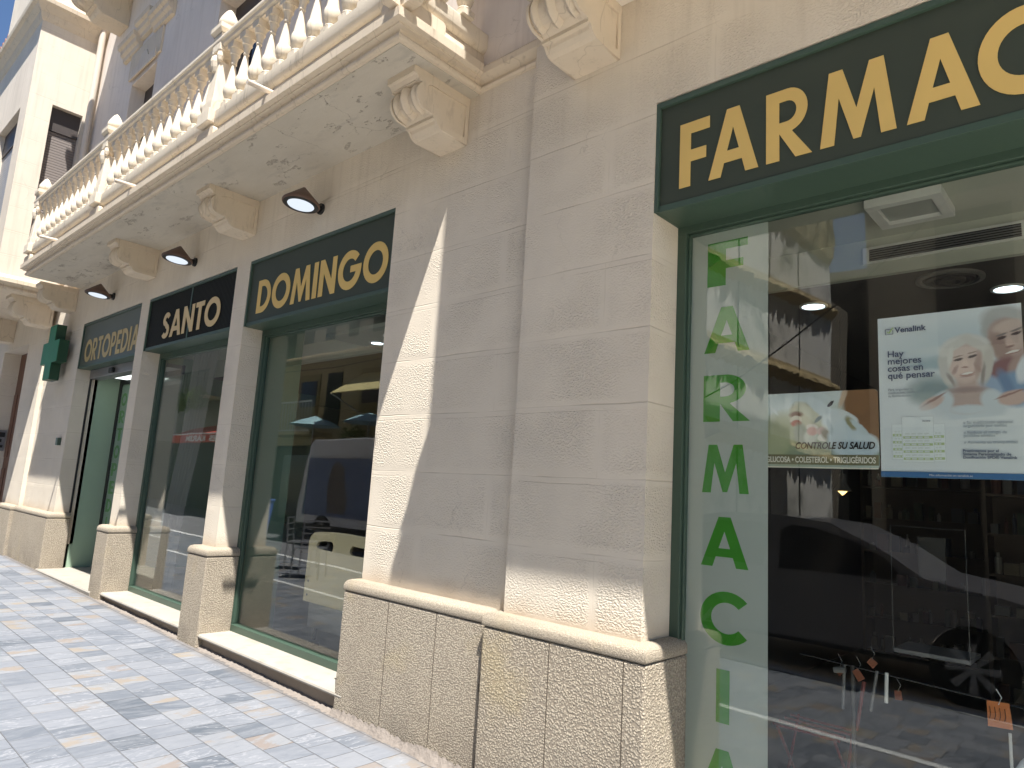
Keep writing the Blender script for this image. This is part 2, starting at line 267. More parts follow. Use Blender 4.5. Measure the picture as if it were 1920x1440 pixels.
# ------------------------------------------------------------------ mesh helpers
class MB:
    def __init__(s): s.v = []; s.f = []
    def add(s, vs, fs):
        k = len(s.v); s.v += [tuple(v) for v in vs]; s.f += [tuple(i+k for i in f) for f in fs]; return s
    def box(s, x0, x1, y0, y1, z0, z1):
        return s.add([(x0,y0,z0),(x1,y0,z0),(x1,y1,z0),(x0,y1,z0),(x0,y0,z1),(x1,y0,z1),(x1,y1,z1),(x0,y1,z1)],
                     [(0,3,2,1),(4,5,6,7),(0,1,5,4),(1,2,6,5),(2,3,7,6),(3,0,4,7)])
    def prism(s, poly, axis, a, b):   # poly in the two other axes (x: (y,z); y: (x,z); z: (x,y))
        def P(p, t): return {'x': (t, p[0], p[1]), 'y': (p[0], t, p[1]), 'z': (p[0], p[1], t)}[axis]
        n = len(poly); vs = [P(p, a) for p in poly] + [P(p, b) for p in poly]
        return s.add(vs, [tuple(range(n))[::-1], tuple(range(n, 2*n))] + [(i, (i+1) % n, (i+1) % n+n, i+n) for i in range(n)])
    def lathe(s, prof, n=20, c=(0,0,0), cap=True, squ=None):
        k = []; vs = []; fs = []
        for (r, z) in prof:
            for i in range(n):
                a = 2*PI*i/n; vs.append((c[0]+r*math.cos(a), c[1]+r*math.sin(a), c[2]+z))
        for j in range(len(prof)-1):
            for i in range(n): fs.append((j*n+i, j*n+(i+1) % n, (j+1)*n+(i+1) % n, (j+1)*n+i))
        if cap: fs += [tuple(range(n))[::-1], tuple(range((len(prof)-1)*n, len(prof)*n))]
        return s.add(vs, fs)
    def tube(s, pts, r, n=10, rr=None):
        pts = [Vector(p) for p in pts]; vs = []; fs = []
        up = Vector((0,0,1))
        for j, p in enumerate(pts):
            d = (pts[min(j+1, len(pts)-1)]-pts[max(j-1, 0)]).normalized()
            a = d.cross(up if abs(d.z) < 0.95 else Vector((1,0,0))).normalized(); b = d.cross(a)
            q = rr[j] if rr else r
            for i in range(n):
                t = 2*PI*i/n; vs.append(p + a*q*math.cos(t) + b*q*math.sin(t))
        for j in range(len(pts)-1):
            for i in range(n): fs.append((j*n+i, j*n+(i+1) % n, (j+1)*n+(i+1) % n, (j+1)*n+i))
        fs += [tuple(range(n))[::-1], tuple(range((len(pts)-1)*n, len(pts)*n))]
        return s.add(vs, fs)
def woff(o):
    v = Vector((0,0,0))
    while o is not None: v += o.location; o = o.parent
    return v
def fixn(me):
    import bmesh
    bm = bmesh.new(); bm.from_mesh(me); bmesh.ops.recalc_face_normals(bm, faces=bm.faces); bm.to_mesh(me); bm.free()
def build(mb, name, mat, parent=None, smooth=0, bevel=0.0, loc=None, local=False, fix=True):
    me = bpy.data.meshes.new(name); off = woff(parent) if (parent and not local) else Vector((0,0,0))
    if loc is not None and not local: off = Vector(loc)
    me.from_pydata([tuple(Vector(v)-off) for v in mb.v], [], mb.f)
    if fix: fixn(me)
    if mat: me.materials.append(mat)
    o = bpy.data.objects.new(name, me); C.objects.link(o)
    if parent:
        o.parent = parent
        if loc is not None: o.location = Vector(loc) - woff(parent) if not local else Vector(loc)
    elif loc is not None: o.location = loc
    if smooth:
        me.polygons.foreach_set('use_smooth', [True]*len(me.polygons))
        me.set_sharp_from_angle(angle=math.radians(smooth))
    if bevel:
        b = o.modifiers.new('bevel', 'BEVEL'); b.width = bevel; b.segments = 2; b.limit_method = 'ANGLE'; b.angle_limit = math.radians(40)
    return o
def tag(o, label, cat, group=None, kind=None):
    if label: o['label'] = label
    if cat: o['category'] = cat
    if group: o['group'] = group
    if kind: o['kind'] = kind
    return o
def thing(name, loc, label, cat, group=None):
    o = bpy.data.objects.new(name, None); C.objects.link(o); o.location = loc; o.empty_display_size = 0.1
    return tag(o, label, cat, group)
def struct(name, mb, mat, **k):
    o = build(mb, name, mat, **k); o['kind'] = 'structure'; return o
def dup_tree(o, loc=None, parent=None):
    c = o.copy(); C.objects.link(c)
    if parent: c.parent = parent
    if loc is not None: c.location = loc
    for ch in [x for x in o.children]: dup_tree(ch, None, c)
    return c
def bxy(*a): return MB().box(*a)
def rounded(x0, x1, z0, z1, r, n=5):
    pts = []
    for cx, cz, a0 in ((x1-r, z0+r, -90), (x1-r, z1-r, 0), (x0+r, z1-r, 90), (x0+r, z0+r, 180)):
        for i in range(n+1):
            a = math.radians(a0+90*i/n); pts.append((cx+r*math.cos(a), cz+r*math.sin(a)))
    return pts
def ell(cx, cz, rx, rz, n=28, a0=0, a1=360, rot=0):
    out = []
    for i in range(n + (0 if a1-a0 == 360 else 1)):
        a = math.radians(a0+(a1-a0)*i/n); u, v = rx*math.cos(a), rz*math.sin(a); q = math.radians(rot)
        out.append((cx+u*math.cos(q)-v*math.sin(q), cz+u*math.sin(q)+v*math.cos(q)))
    return out

TS = bpy.data.scenes.new('curve_work')
def conv(cu):
    ob = bpy.data.objects.new('tmp', cu); TS.collection.objects.link(ob); TS.view_layers[0].update()
    dg = TS.view_layers[0].depsgraph; dg.update()
    me = bpy.data.meshes.new_from_object(ob.evaluated_get(dg)); bpy.data.objects.remove(ob); return me
# ------------------------------------------------------------------ lettering
def arc(cx, cy, r, a0, a1, n=18): return [(cx+r*math.cos(math.radians(a0+(a1-a0)*i/n)), cy+r*math.sin(math.radians(a0+(a1-a0)*i/n))) for i in range(n+1)]
def stroke(path, w_):
    L_, R_ = [], []
    for i, p in enumerate(path):
        a = path[max(0, i-1)]; b = path[min(len(path)-1, i+1)]; dx, dy = b[0]-a[0], b[1]-a[1]; d = math.hypot(dx, dy) or 1
        nx, ny = -dy/d*w_/2, dx/d*w_/2; L_.append((p[0]+nx, p[1]+ny)); R_.append((p[0]-nx, p[1]-ny))
    return L_+R_[::-1]
def glyph(ch, s=0.2):
    if ch == 'I': return [[(0,0),(s,0),(s,1),(0,1)]], s
    if ch == 'F': return [[(0,0),(s,0),(s,.38),(.50,.38),(.50,.56),(s,.56),(s,.82),(.56,.82),(.56,1),(0,1)]], .56
    if ch == 'E': return [[(0,0),(.56,0),(.56,.18),(s,.18),(s,.41),(.52,.41),(.52,.59),(s,.59),(s,.82),(.56,.82),(.56,1),(0,1)]], .56
    if ch == 'T': return [[(.2,0),(.2+s,0),(.2+s,.82),(.6,.82),(.6,1),(0,1),(0,.82),(.2,.82)]], .6
    if ch == 'A': return [[(0,0),(.215,0),(.275,.2),(.585,.2),(.645,0),(.86,0),(.54,1),(.32,1)], [(.325,.37),(.43,.71),(.535,.37)]], .86
    if ch == 'N': return [[(0,0),(s,0),(s,.62),(.60,0),(.8,0),(.8,1),(.6,1),(.6,.40),(.2,1),(0,1)]], .8
    if ch == 'M': return [[(0,0),(.2,0),(.275,.62),(.47,.02),(.57,.02),(.765,.62),(.84,0),(1.04,0),(.9,1),(.705,1),(.52,.42),(.335,1),(.14,1)]], 1.04
    if ch == 'O': return [arc(.5,.5,.515,0,360,40)[:-1], arc(.5,.5,.305,0,360,36)[:-1]], 1.0
    if ch == 'D': return [[(0,0)]+arc(.30,.5,.5,-90,90,24)+[(0,1)], [(s,.19)]+arc(.30,.5,.31,-90,90,20)+[(s,.81)]], .8
    if ch == 'P': return [[(0,0),(s,0),(s,.36)]+arc(.32,.68,.32,-90,90,16)+[(0,1)], [(s,.53)]+arc(.32,.68,.15,-90,90,12)+[(s,.83)]], .64
    if ch == 'R': return [[(0,0),(s,0),(s,.38),(.46,0),(.71,0),(.41,.38)]+arc(.34,.69,.31,-75,90,16)+[(0,1)], [(s,.53)]+arc(.33,.68,.15,-90,90,12)+[(s,.83)]], .70
    if ch == 'C': return [arc(.52,.5,.515,42,318,30)+arc(.52,.5,.30,318,42,26)], .92
    if ch == 'G': return [arc(.52,.5,.515,42,360,34)+[(1.035,.60),(.56,.60),(.56,.43),(.80,.43)]+arc(.52,.5,.30,345,42,26)], 1.04
    if ch == 'S': return [stroke(arc(.29,.715,.185,25,235,14)[:-1]+[(.25,.56),(.35,.455)]+arc(.28,.285,.195,50,-150,14), .19)], .56
    return [], .35
def word_mesh(txt, x0, x1, z0, h, y, depth=0.004, gap=0.10, s=0.21):
    gl = [glyph(c, s) for c in txt]; kern = [-.14 if txt[i:i+2] in ('FA', 'AC') else 0 for i in range(len(txt))]; tot = sum(g[1] for g in gl) + gap*(len(txt)-1) + sum(kern); k = (x1-x0)/tot
    cu = bpy.data.curves.new('t', 'CURVE'); cu.dimensions = '2D'; cu.fill_mode = 'BOTH'; cu.extrude = depth/2
    X = x0
    for gi, (polys, wd) in enumerate(gl):
        for pl in polys:
            sp = cu.splines.new('POLY'); sp.points.add(len(pl)-1)
            for i, (a, b) in enumerate(pl): sp.points[i].co = (X+a*k, z0+b*h, 0, 1)
            sp.use_cyclic_u = True
        X += (wd+gap+kern[gi])*k
    return cu
def curve_to(cu, name, mat, y, parent, flip=False):
    me = conv(cu)
    off = woff(parent)
    me.transform(Matrix(((1,0,0,-off.x),(0,0,1,y-off.y),(0,1,0,-off.z),(0,0,0,1))))
    fixn(me); me.materials.clear(); me.materials.append(mat); me.name = name
    o = bpy.data.objects.new(name, me); C.objects.link(o); o.parent = parent; return o
def text_to(txt, name, mat, x, z, size, y, parent, bold=0.0, align='LEFT', depth=0.0004, xs=1.0, shear=0.0, space=1.0, line=1.0):
    cu = bpy.data.curves.new('t', 'FONT'); cu.body = txt; cu.size = size; cu.offset = bold; cu.extrude = depth; cu.align_x = align; cu.shear = shear; cu.space_character = space; cu.space_line = line
    me = conv(cu)
    off = woff(parent)
    me.transform(Matrix(((xs,0,0,x-off.x),(0,0,1,y-off.y),(0,1,0,z-off.z),(0,0,0,1))))
    me.materials.clear(); me.materials.append(mat); me.name = name
    o = bpy.data.objects.new(name, me); C.objects.link(o); o.parent = parent; return o

GZ = lambda x: -0.0125*x
# ================================================================== GROUND
def sheet(x0, x1, y0, y1, dz, nx=1): return MB().add([(x0,y0,GZ(x0)+dz),(x1,y0,GZ(x1)+dz),(x1,y1,GZ(x1)+dz),(x0,y1,GZ(x0)+dz)], [(0,1,2,3)])
struct('ground', sheet(-60, 40, -60, 0.25, -0.02), M['asphalt'])
struct('pavement', sheet(-34, 0.7, -1.95, 0.2, 0.0), M['pave'])
struct('kerb', MB().add([(x, y, GZ(x)+z) for x in (-34, 12) for y, z in ((-2.03, -.02), (-2.03, .004), (-1.95, .004), (-1.95, -.02))], [(0,4,5,1),(1,5,6,2),(2,6,7,3)]), M['white'])
M['bounce_concrete'] = simple('warm_bounce_concrete', (0.70, 0.62, 0.52), 0.9, var=.15, vs=3)
struct('road', sheet(-34, 0.6, -3.6, -2.03, -0.006), M['pave'])
struct('far_kerb', sheet(-34, 12, -3.75, -3.6, 0.0), M['white'])
struct('bounce_ground', sheet(0.6, 12, -8.2, 0.2, -0.002), simple('pale_bounce_surface', (0.90, 0.81, 0.68), 0.9))  # unseen pale ground added to bounce warm sunlight onto the shaded wall
struct('far_road', sheet(-6.5, 0.6, -8.2, -3.75, -0.006), M['bounce_concrete'])  # unseen stretch of road, made pale to bounce sunlight at the facade
struct('side_road', sheet(-34, -6.5, -8.2, -3.75, -0.006), simple('worn_asphalt', (0.16, 0.16, 0.17), 0.9, var=.2, vs=12))

# ================================================================== BUILDING
B = thing('pharmacy_building', (-7.5, 0.5, 0), 'cream rendered corner-bay building holding the pharmacy, with balcony above', 'building')
D_ = 0.0
openF, openD, openS, openO = (-1.795, 1.9), (-6.375, -4.09), (-8.955, -6.655), (-11.50, -9.21)
ZS = 3.705
wall = MB(); T = 0.30
def wbox(x0, x1, z0, z1, y=0.0): wall.box(x0, x1, y, T, z0, z1)
# recessed parts
wbox(-4.09, -2.68, 0.5, ZS); wbox(-6.655, -6.375, 0.5, ZS); wbox(-9.21, -8.955, 0.5, ZS); wbox(-13.2, -11.50, 0.5, ZS)
wbox(-13.2, -2.68, ZS, 4.36)
build(wall, 'wall', M['wall'], B)
pier = MB(); pier.box(-2.68, -1.795, -0.055, T, 0.5, ZS); pier.box(-2.68, 1.9, -0.055, T, ZS, 4.42); pier.box(1.9, 3.2, -0.055, T, 0, 4.42)
build(pier, 'pier', M['wall'], B)
wp = MB(); wp.box(-14.29, -13.2, -0.055, T, 0.4, 4.40); wp.box(-16.05, -14.29, -0.055, T, 3.69, 4.40); wp.box(-24, -16.05, -0.055, T, 0.0, 4.40)
build(wp, 'west_pier', M['wall'], B)
# stone base (dado) with rounded cap
def dado(x0, x1, y, mat, back=T, name='stone_base'):
    o = MB(); top = 0.865
    o.add([(x0,y,GZ(x0)-.05),(x1,y,GZ(x1)-.05),(x1,back,GZ(x1)-.05),(x0,back,GZ(x0)-.05),(x0,y,top),(x1,y,top),(x1,back,top),(x0,back,top)],[(0,1,5,4),(1,2,6,5),(2,3,7,6),(3,0,4,7),(4,5,6,7)])
    ob = build(o, name, mat, B, bevel=0.012)
    c = MB(); r = 0.035
    prof = [(0.0, top+.004), (-.004, top+.01), (-.002, top+.045), (.012, top+.068), (.035, top+.078), (.09, top+.080)]
    vs, fs = [], []
    for (d, z) in prof: vs += [(x0+d*0.9, back, z), (x0+d*0.9, y+d, z), (x1-d*0.9, y+d, z), (x1-d*0.9, back, z)]
    for j in range(len(prof)-1):
        for i in range(3): fs.append((4*j+i, 4*j+i+1, 4*j+i+5, 4*j+i+4))
    k = len(prof)-1; fs.append((4*k, 4*k+1, 4*k+2, 4*k+3)); c.add(vs, fs)
    build(c, 'stone_cap', M['cap'], ob, smooth=50)
    return ob
d1 = dado(-4.165, -2.76, -0.09, M['dado'])
d2 = dado(-2.76, -1.72, -0.135, M['dado_coarse'])
dado(-6.72, -6.31, -0.10, M['dado'], 0.21); dado(-9.29, -8.90, -0.10, M['dado'], 0.21)
dado(-13.28, -11.44, -0.09, M['dado'], 0.21); dado(-14.36, -13.28, -0.135, M['dado'], 0.21); dado(-24, -16.0, -0.135, M['dado'])
# vertical joints of the base slabs: thin dark strips laid on the slab faces
jm = simple('joint_dark', (0.09, 0.07, 0.05), 0.9)
for x, y in ((-3.655, -0.09), (-3.19, -0.09), (-2.28, -0.135), (-1.835, -0.135)):
    build(bxy(x-.0022, x+.0022, y-.0012, y+.01, GZ(x)+.03, 0.862), 'slab_joint', jm, d1 if x < -2.76 else d2)
crk = MB()
pts = [(-2.775, .862), (-2.785, .70), (-2.79, .5), (-2.782, .3), (-2.79, .08)]
for i in range(4):
    a, b = pts[i], pts[i+1]; crk.add([(a[0]-.010, -.092, a[1]), (a[0]+.012, -.092, a[1]), (b[0]+.012, -.092, b[1]), (b[0]-.014, -.092, b[1])], [(0,1,2,3)])
build(crk, 'joint_gap', jm, d1)
# rough mortar foot along the wall
def foot(xa, xb, yb, seed, wmax=.05, hmax=.07):
    rr_ = random.Random(seed); ft = MB(); n = int((xb-xa)/.02); cu_ = [rr_.random() for _ in range(n+8)]
    def val(i, k): return sum(cu_[(i+q) % len(cu_)] for q in range(k))/k
    vs, fs = [], []
    for i in range(n+1):
        x = xa+(xb-xa)*i/n; w_ = wmax*(.35+.65*val(i, 6))*(.8+.4*cu_[i]); h_ = hmax*(.3+.7*val(i+3, 5))*(.8+.4*cu_[i])
        vs += [(x, yb-w_, GZ(x)+.001), (x, yb-w_*.45, GZ(x)+h_*.45), (x, yb-.003, GZ(x)+h_)]
    for i in range(n):
        for k in range(2): fs.append((3*i+k, 3*i+3+k, 3*i+4+k, 3*i+1+k))
    return ft.add(vs, fs)
build(foot(-4.17, -2.765, -0.09, 3), 'mortar_foot', M['mortar'], B, smooth=80); build(foot(-2.765, -1.72, -0.135, 4), 'mortar_foot', M['mortar'], B, smooth=80)

# ---------- shop windows (frame > glass, film), sills
def shopwin(x0, x1, zf0, zf1, sill=True, glass=True, fw=0.07, zsill=None):
    f = MB(); y0, y1 = 0.205, 0.27
    f.box(x0, x0+fw*0.75, y0, y1, zf0+.065, zf1-fw); f.box(x1-fw, x1, y0, y1, zf0+.065, zf1-fw); f.box(x0, x1, y0, y1, zf0, zf0+.065); f.box(x0, x1, y0, y1, zf1-fw, zf1)
    f.box(x0+fw*0.75+.001, x0+fw*0.75+.012, y0+.02, y1-.005, zf0+.07, zf1-fw-.012); f.box(x0+fw*0.75+.012, x1-fw-.001, y0+.02, y1-.005, zf1-fw-.014, zf1-fw-.002)
    fr = build(f, 'shop_window', M['green'], B, bevel=0.003)
    if glass: build(bxy(x0+fw*0.6, x1-fw*0.6, 0.244, 0.252, zf0+.055, zf1-fw+.01), 'glass_pane', M['glass'], fr)
    if sill:
        zt = zsill; s = MB(); prof = [(0.24, zt), (-0.075, zt), (-.088, zt-.006), (-.093, zt-.018), (-.088, zt-.03), (-.075, zt-.036), (0.24, zt-.036)]
        s.prism(prof, 'x', x0-.01, x1+.01); build(s, 'marble_sill', M['marble'], fr, smooth=40)
        r = MB(); r.add([(x0,-.045,GZ(x0)-.05),(x1,-.045,GZ(x1)-.05),(x1,.24,GZ(x1)-.05),(x0,.24,GZ(x0)-.05),(x0,-.045,zt-.036),(x1,-.045,zt-.036),(x1,.24,zt-.036),(x0,.24,zt-.036)],[(0,1,5,4),(1,2,6,5),(2,3,7,6),(3,0,4,7)])
        build(r, 'sill_riser', M['riser'], fr)
        build(foot(x0, x1, -.045, int(x0*7), .10, .03), 'mortar_fillet', M['mortar'], fr, smooth=80)
    return fr
wF = shopwin(-1.795, 1.9, 0.13, 3.115, zsill=0.12)
wD = shopwin(-6.375, -4.09, 0.19, 3.06, zsill=0.195)
wS = shopwin(-8.955, -6.655, 0.195, 3.06, zsill=0.20)
# doorway of the orthopaedic shop
dO = MB(); dO.box(-11.50, -11.482, .19, .215, .18, 3.0); dO.box(-9.25, -9.21, .19, .215, .18, 3.0); dO.box(-11.50, -9.21, .19, .215, 3.0, 3.03)
dFr = build(dO, 'shop_doorway', M['black'], B)
build(bxy(-11.46, -9.26, .17, .34, 2.90, 3.03), 'door_operator', M['grey'], dFr, bevel=.008)
build(bxy(-10.55, -10.40, .13, .17, 2.92, 2.99), 'door_sensor', M['black'], dFr, bevel=.01)
build(MB().prism([(-.10, .17), (-.11, .155), (-.10, .10), (.7, .10), (.7, .17)], 'x', -11.51, -9.20), 'marble_step', M['marble'], dFr)
gfr = MB(); gfr.box(-11.495, -11.415, .60, .63, .19, 3.0); gfr.box(-11.415, -9.2, .60, .63, 2.88, 3.0)
gf = build(gfr, 'glass_door_frame', M['black'], dFr, bevel=.004)
build(bxy(-11.415, -9.2, .610, .616, .19, 2.88), 'door_glass', M['glass'], gf)
build(bxy(-11.40, -11.00, .6175, .6185, .19, 2.86), 'door_film', translucent('dark_film', (0.42, 0.56, 0.46), 0.9), gf)
def vword(txt, x0, x1, ztop, pitch, h, y, parent, mat):
    for i, ch in enumerate(txt):
        cu = bpy.data.curves.new('t', 'CURVE'); cu.dimensions = '2D'; cu.fill_mode = 'BOTH'; cu.extrude = .0008
        polys, wd = glyph(ch, 0.26); k = (x1-x0)/max(wd, 0.62) if ch != 'I' else (x1-x0)/0.95
        wreal = wd*k; X = (x0+x1)/2 - wreal/2; z0 = ztop - i*pitch - h
        for pl in polys:
            sp = cu.splines.new('POLY'); sp.points.add(len(pl)-1)
            for q, (a, b) in enumerate(pl): sp.points[q].co = (X+a*k, z0+b*h, 0, 1)
            sp.use_cyclic_u = True
        curve_to(cu, 'vinyl_letter', mat, y, parent)
vword('ORTOPEDIA', -11.36, -11.15, 2.74, .262, .19, .6170, gf, M['vgreen'])
# frosted strip with vertical green letters in the big window
build(bxy(-1.735, -1.315, .2535, .2545, .19, 3.045), 'window_film', M['film'], wF)
vword('FARMACIA', -1.652, -1.408, 2.975, .357, .24, .2533, wF, M['vgreen'])

# ================================================================== SIGNS
def sign(x0, x1, z0, z1, txt, lx0, lx1, lz, lh, label, pm, gm, inset=0.018, gap=.1, slats=False, fr=0.022, yo=0.0):
    t = thing('shop_sign', ((x0+x1)/2, 0, z0), label, 'sign')
    f = MB(); yf = 0.004+yo
    f.box(x0, x0+fr, yf, .21, z0, z1); f.box(x1-fr*.6, x1, yf, .21, z0, z1); f.box(x0+fr, x1-fr*.6, yf, .21, z1-.03, z1); f.box(x0+fr, x1-fr*.6, yf+.012, .21, z0, z0+.035)
    build(f, 'frame', M['green'], t, bevel=.002)
    build(bxy(x0+fr, x1-fr*.6, yf+inset, .19, z0+.035, z1-.03), 'panel', pm, t)
    if slats:
        build(bxy(-7.755, -7.725, yf+inset-.006, yf+inset-.001, z0+.035, z1-.03), 'mullion', M['green'], t)
    cu = word_mesh(txt, lx0, lx1, lz, lh, 0, .003, gap)
    curve_to(cu, 'lettering', gm, yf+inset-.009 if slats else yf+inset-.0035, t)
    return t
sign(-1.795, 1.9, 3.085, 3.698, 'FARMACIA', -1.659, 0.285, 3.187, 0.349, 'big dark green sign reading FARMACIA in gold letters over the poster window', M['panel'], M['gold'], gap=.13, yo=-.054)
sign(-6.375, -4.09, 3.045, 3.705, 'DOMINGO', -6.185, -4.155, 3.15, .325, 'dark green sign of seven gold letters over the window with the bed headboard', M['panel'], M['gold'], gap=.10)
sign(-8.955, -6.655, 3.05, 3.70, 'SANTO', -8.46, -6.965, 3.145, .315, 'black slatted sign of five pale gold letters over the curtained window', M['slat'], M['gold2'], slats=True, gap=.09)
sign(-11.50, -9.21, 3.03, 3.70, 'ORTOPEDIA', -11.315, -9.215, 3.11, .325, 'faded green sign reading ORTOPEDIA above the open doorway', M['panel_old'], simple('old_gold', (0.50, 0.38, 0.17), .5), gap=.09)

# ================================================================== BALCONY
def sweep(prof, x0, x1, D0, ends=(0.0, 0.0)):
    o = MB(); vs, fs = [], []
    for (d, z) in prof: vs += [(x1+d, ends[0], z), (x1+d, -(D0+d), z), (x0-d, -(D0+d), z), (x0-d, ends[1], z)]
    for j in range(len(prof)-1):
        for i in range(3): fs.append((4*j+i, 4*j+i+1, 4*j+i+5, 4*j+i+4))
    fs.append((0,1,2,3)); k = 4*(len(prof)-1); fs.append((k,k+1,k+2,k+3)); o.add(vs, fs); return o
bx0, bx1, BD = -11.93, -3.235, 0.715
prof = [(0,4.325),(.012,4.327),(.024,4.337),(.028,4.352),(.022,4.366),(.008,4.374),(.006,4.380),(.012,4.392),(.026,4.399),(.046,4.403),(.048,4.414),(.060,4.417),(.074,4.422),(.080,4.427),(.082,4.486),(.072,4.492),(.045,4.500),(.026,4.518),(.014,4.545),(.008,4.58),(.006,4.60),(.001,4.615),(-.004,4.625)]
slab = build(sweep(prof, bx0, bx1, BD), 'balcony', M['trim'], B, smooth=28)
build(bxy(bx0+.01, bx1-.01, -(BD-.01), .0, 4.3195, 4.3245), 'balcony_soffit', M['soffit'], slab)
# base rail and handrail: front run + short returns
def rail(z0, z1, half, name, mould):
    c = BD-.02 ; o = MB()
    xr, xl = bx1-.02, bx0+.02
    outs = []
    vs, fs = [], []
    prof_ = mould
    for (d, z) in prof_:
        vs += [(xr+d, 0, z), (xr+d, -(c+d), z), (xl-d, -(c+d), z), (xl-d, 0, z)]
    n_ = len(prof_)
    for j in range(n_):
        jn = (j+1) % n_
        for i in range(3): fs.append((4*j+i, 4*j+i+1, 4*jn+i+1, 4*jn+i))
    o.add(vs, fs); return build(o, name, M['baluster'], slab, smooth=30)
rail(0, 0, 0, 'base_rail', [(-.07,4.62),(.018,4.622),(.040,4.632),(.052,4.648),(.056,4.664),(.058,4.668),(.058,4.755),(.050,4.765),(-.07,4.765)])
rail(0, 0, 0, 'handrail', [(-.08,5.385),(.035,5.385),(.040,5.40),(.060,5.408),(.066,5.425),(.066,5.438),(.080,5.445),(.084,5.462),(.080,5.480),(.060,5.492),(-.085,5.492),(-.09,5.46),(-.08,5.44)])
# balusters
def bal_mesh():
    o = MB(); h = .052
    o.box(-h, h, -h, h, 0, .045)
    prof_ = [(.040,.045),(.047,.052),(.050,.060),(.047,.068),(.036,.074),(.032,.082),(.038,.09),(.052,.11),(.060,.135),(.0625,.16),(.060,.185),(.054,.203),(.050,.206),(.046,.23),(.036,.30),(.026,.36),(.018,.405),(.017,.412),(.024,.416),(.026,.422),(.024,.428),(.020,.432),(.024,.45),(.031,.485),(.036,.502),(.043,.505),(.044,.513),(.040,.518),(.046,.545),(.050,.560)]
    o.lathe(prof_, 20); o.box(-h, h, -h, h, .560, .622); return o
b0 = build(bal_mesh(), 'baluster', M['baluster'], slab, smooth=35, loc=(0,0,0), local=True)
posts = [-3.215, -5.93, -8.88, -11.83]; yc = -(BD-.025)
spots = []
for i in range(3):
    a, b = posts[i], posts[i+1]; nb = 11 if i == 0 else 12
    for k in range(nb): spots.append((a+(b-a)*(k+1)/(nb+1), yc))
for k in range(2): spots.append((posts[0]-.005, yc+.235*(k+1)))
so_ = woff(slab)
for i, (x, y) in enumerate(spots):
    o = b0 if i == 0 else b0.copy()
    if i: C.objects.link(o)
    o.parent = slab; o.location = Vector((x, y, 4.764))-so_
# posts with finials
def post_proto():
    p = MB(); h = .095
    p.box(-h-.022, h+.022, -h-.022, h+.022, -.12, .0)         # moulded foot
    p.box(-h, h, -h, h, 0, .10)
    p.add([(-h+.01,-h+.01,.10),(h-.01,-h+.01,.10),(h-.01,h-.01,.10),(-h+.01,h-.01,.10),(-.062,-.062,.50),(.062,-.062,.50),(.062,.062,.50),(-.062,.062,.50)],[(0,1,5,4),(1,2,6,5),(2,3,7,6),(3,0,4,7),(4,5,6,7),(0,3,2,1)])
    for sx, sy in ((1,-1),(-1,-1),(1,1),(-1,1)): p.lathe([(.0,.48),(.022,.5),(.03,.54),(.024,.58),(.034,.60),(.0,.605)], 10, (sx*.062, sy*.062, 0), cap=False)
    p.box(-.082, .082, -.082, .082, .60, .765)
    p.box(-.108, .108, -.108, .108, .795, .845)
    p.add([(-.085,-.085,.765),(.085,-.085,.765),(.085,.085,.765),(-.085,.085,.765),(-.108,-.108,.795),(.108,-.108,.795),(.108,.108,.795),(-.108,.108,.795)],[(0,1,5,4),(1,2,6,5),(2,3,7,6),(3,0,4,7)])
    p.lathe([(.030,.40),(.045,.44),(.055,.49),(.05,.53),(.03,.56)], 12, (0,-.06,0))
    return p
def fin():
    f = MB(); f.lathe([(.075,.845),(.080,.855),(.078,.875),(.055,.885),(.050,.892),(.066,.902),(.080,.918),(.088,.94),(.087,.962),(.079,.99),(.066,1.02),(.050,1.05),(.033,1.078),(.016,1.097),(.004,1.106)], 18); return f
pz = 4.765
p0 = build(post_proto(), 'post', M['baluster'], slab, bevel=.005, loc=(0,0,0), local=True)
# the tall finial is a separate mesh; two in-parent levels only, so it hangs from the balcony too
f0 = build(fin(), 'finial', M['baluster'], slab, smooth=50, loc=(0,0,0), local=True)
for i, x in enumerate(posts):
    a = p0 if i == 0 else p0.copy(); b = f0 if i == 0 else f0.copy()
    if i: C.objects.link(a); C.objects.link(b)
    a.parent = slab; b.parent = slab; a.location = Vector((x, yc, pz))-so_; b.location = Vector((x, yc, pz-.045))-so_
for x in posts:
    build(MB().prism(rounded(x-.165, x+.165, 4.505, 4.60, .03), 'y', -(BD+.055), -(BD-.02)), 'post_foot', M['trim'], slab, smooth=40)
build(MB().prism(rounded(-.87, -.40, 4.505, 4.60, .03), 'x', bx1-.02, bx1+.055), 'post_foot', M['trim'], slab, smooth=40)
for x, y in ((-4.78, 0), (-7.62, 0), (-10.4, 0)):   # drain spouts
    sp = MB(); sp.tube([(x, -.70, 4.54), (x, -.95, 4.53)], .020, 12)
    o = build(sp, 'drain_spout', M['pipe'], slab, smooth=40)
# corbels
def corbel(w_=.26, k=1.0, panel=True):
    P = [(0,0),(.50,0),(.50,-.045),(.485,-.05),(.465,-.075),(.47,-.085)]
    for a in range(60, -100, -12): P.append((.375+.085*math.cos(math.radians(a)), -.165+.085*math.sin(math.radians(a))))
    P += [(.33,-.262),(.315,-.268),(.315,-.285),(.292,-.289),(.285,-.31),(.262,-.335),(.235,-.345),(0,-.35)]
    P = [(-a*k, b*k) for a, b in P]
    o = MB(); o.prism(P, 'x', -w_/2, w_/2); return o
def corbel_extra(w_=.26, k=1.0):
    o = MB(); h = w_/2
    o.box(-h-.012, h+.012, -.508*k, .0, -.045*k, .004*k)
    o.box(-h-.012, h+.012, -.323*k, -.285*k, -.289*k, -.268*k)
    for (x, r) in ((-h+.036, .092), (0, .104), (h-.036, .092)):
        o.add(*ring(x, r*k, k))
    return o
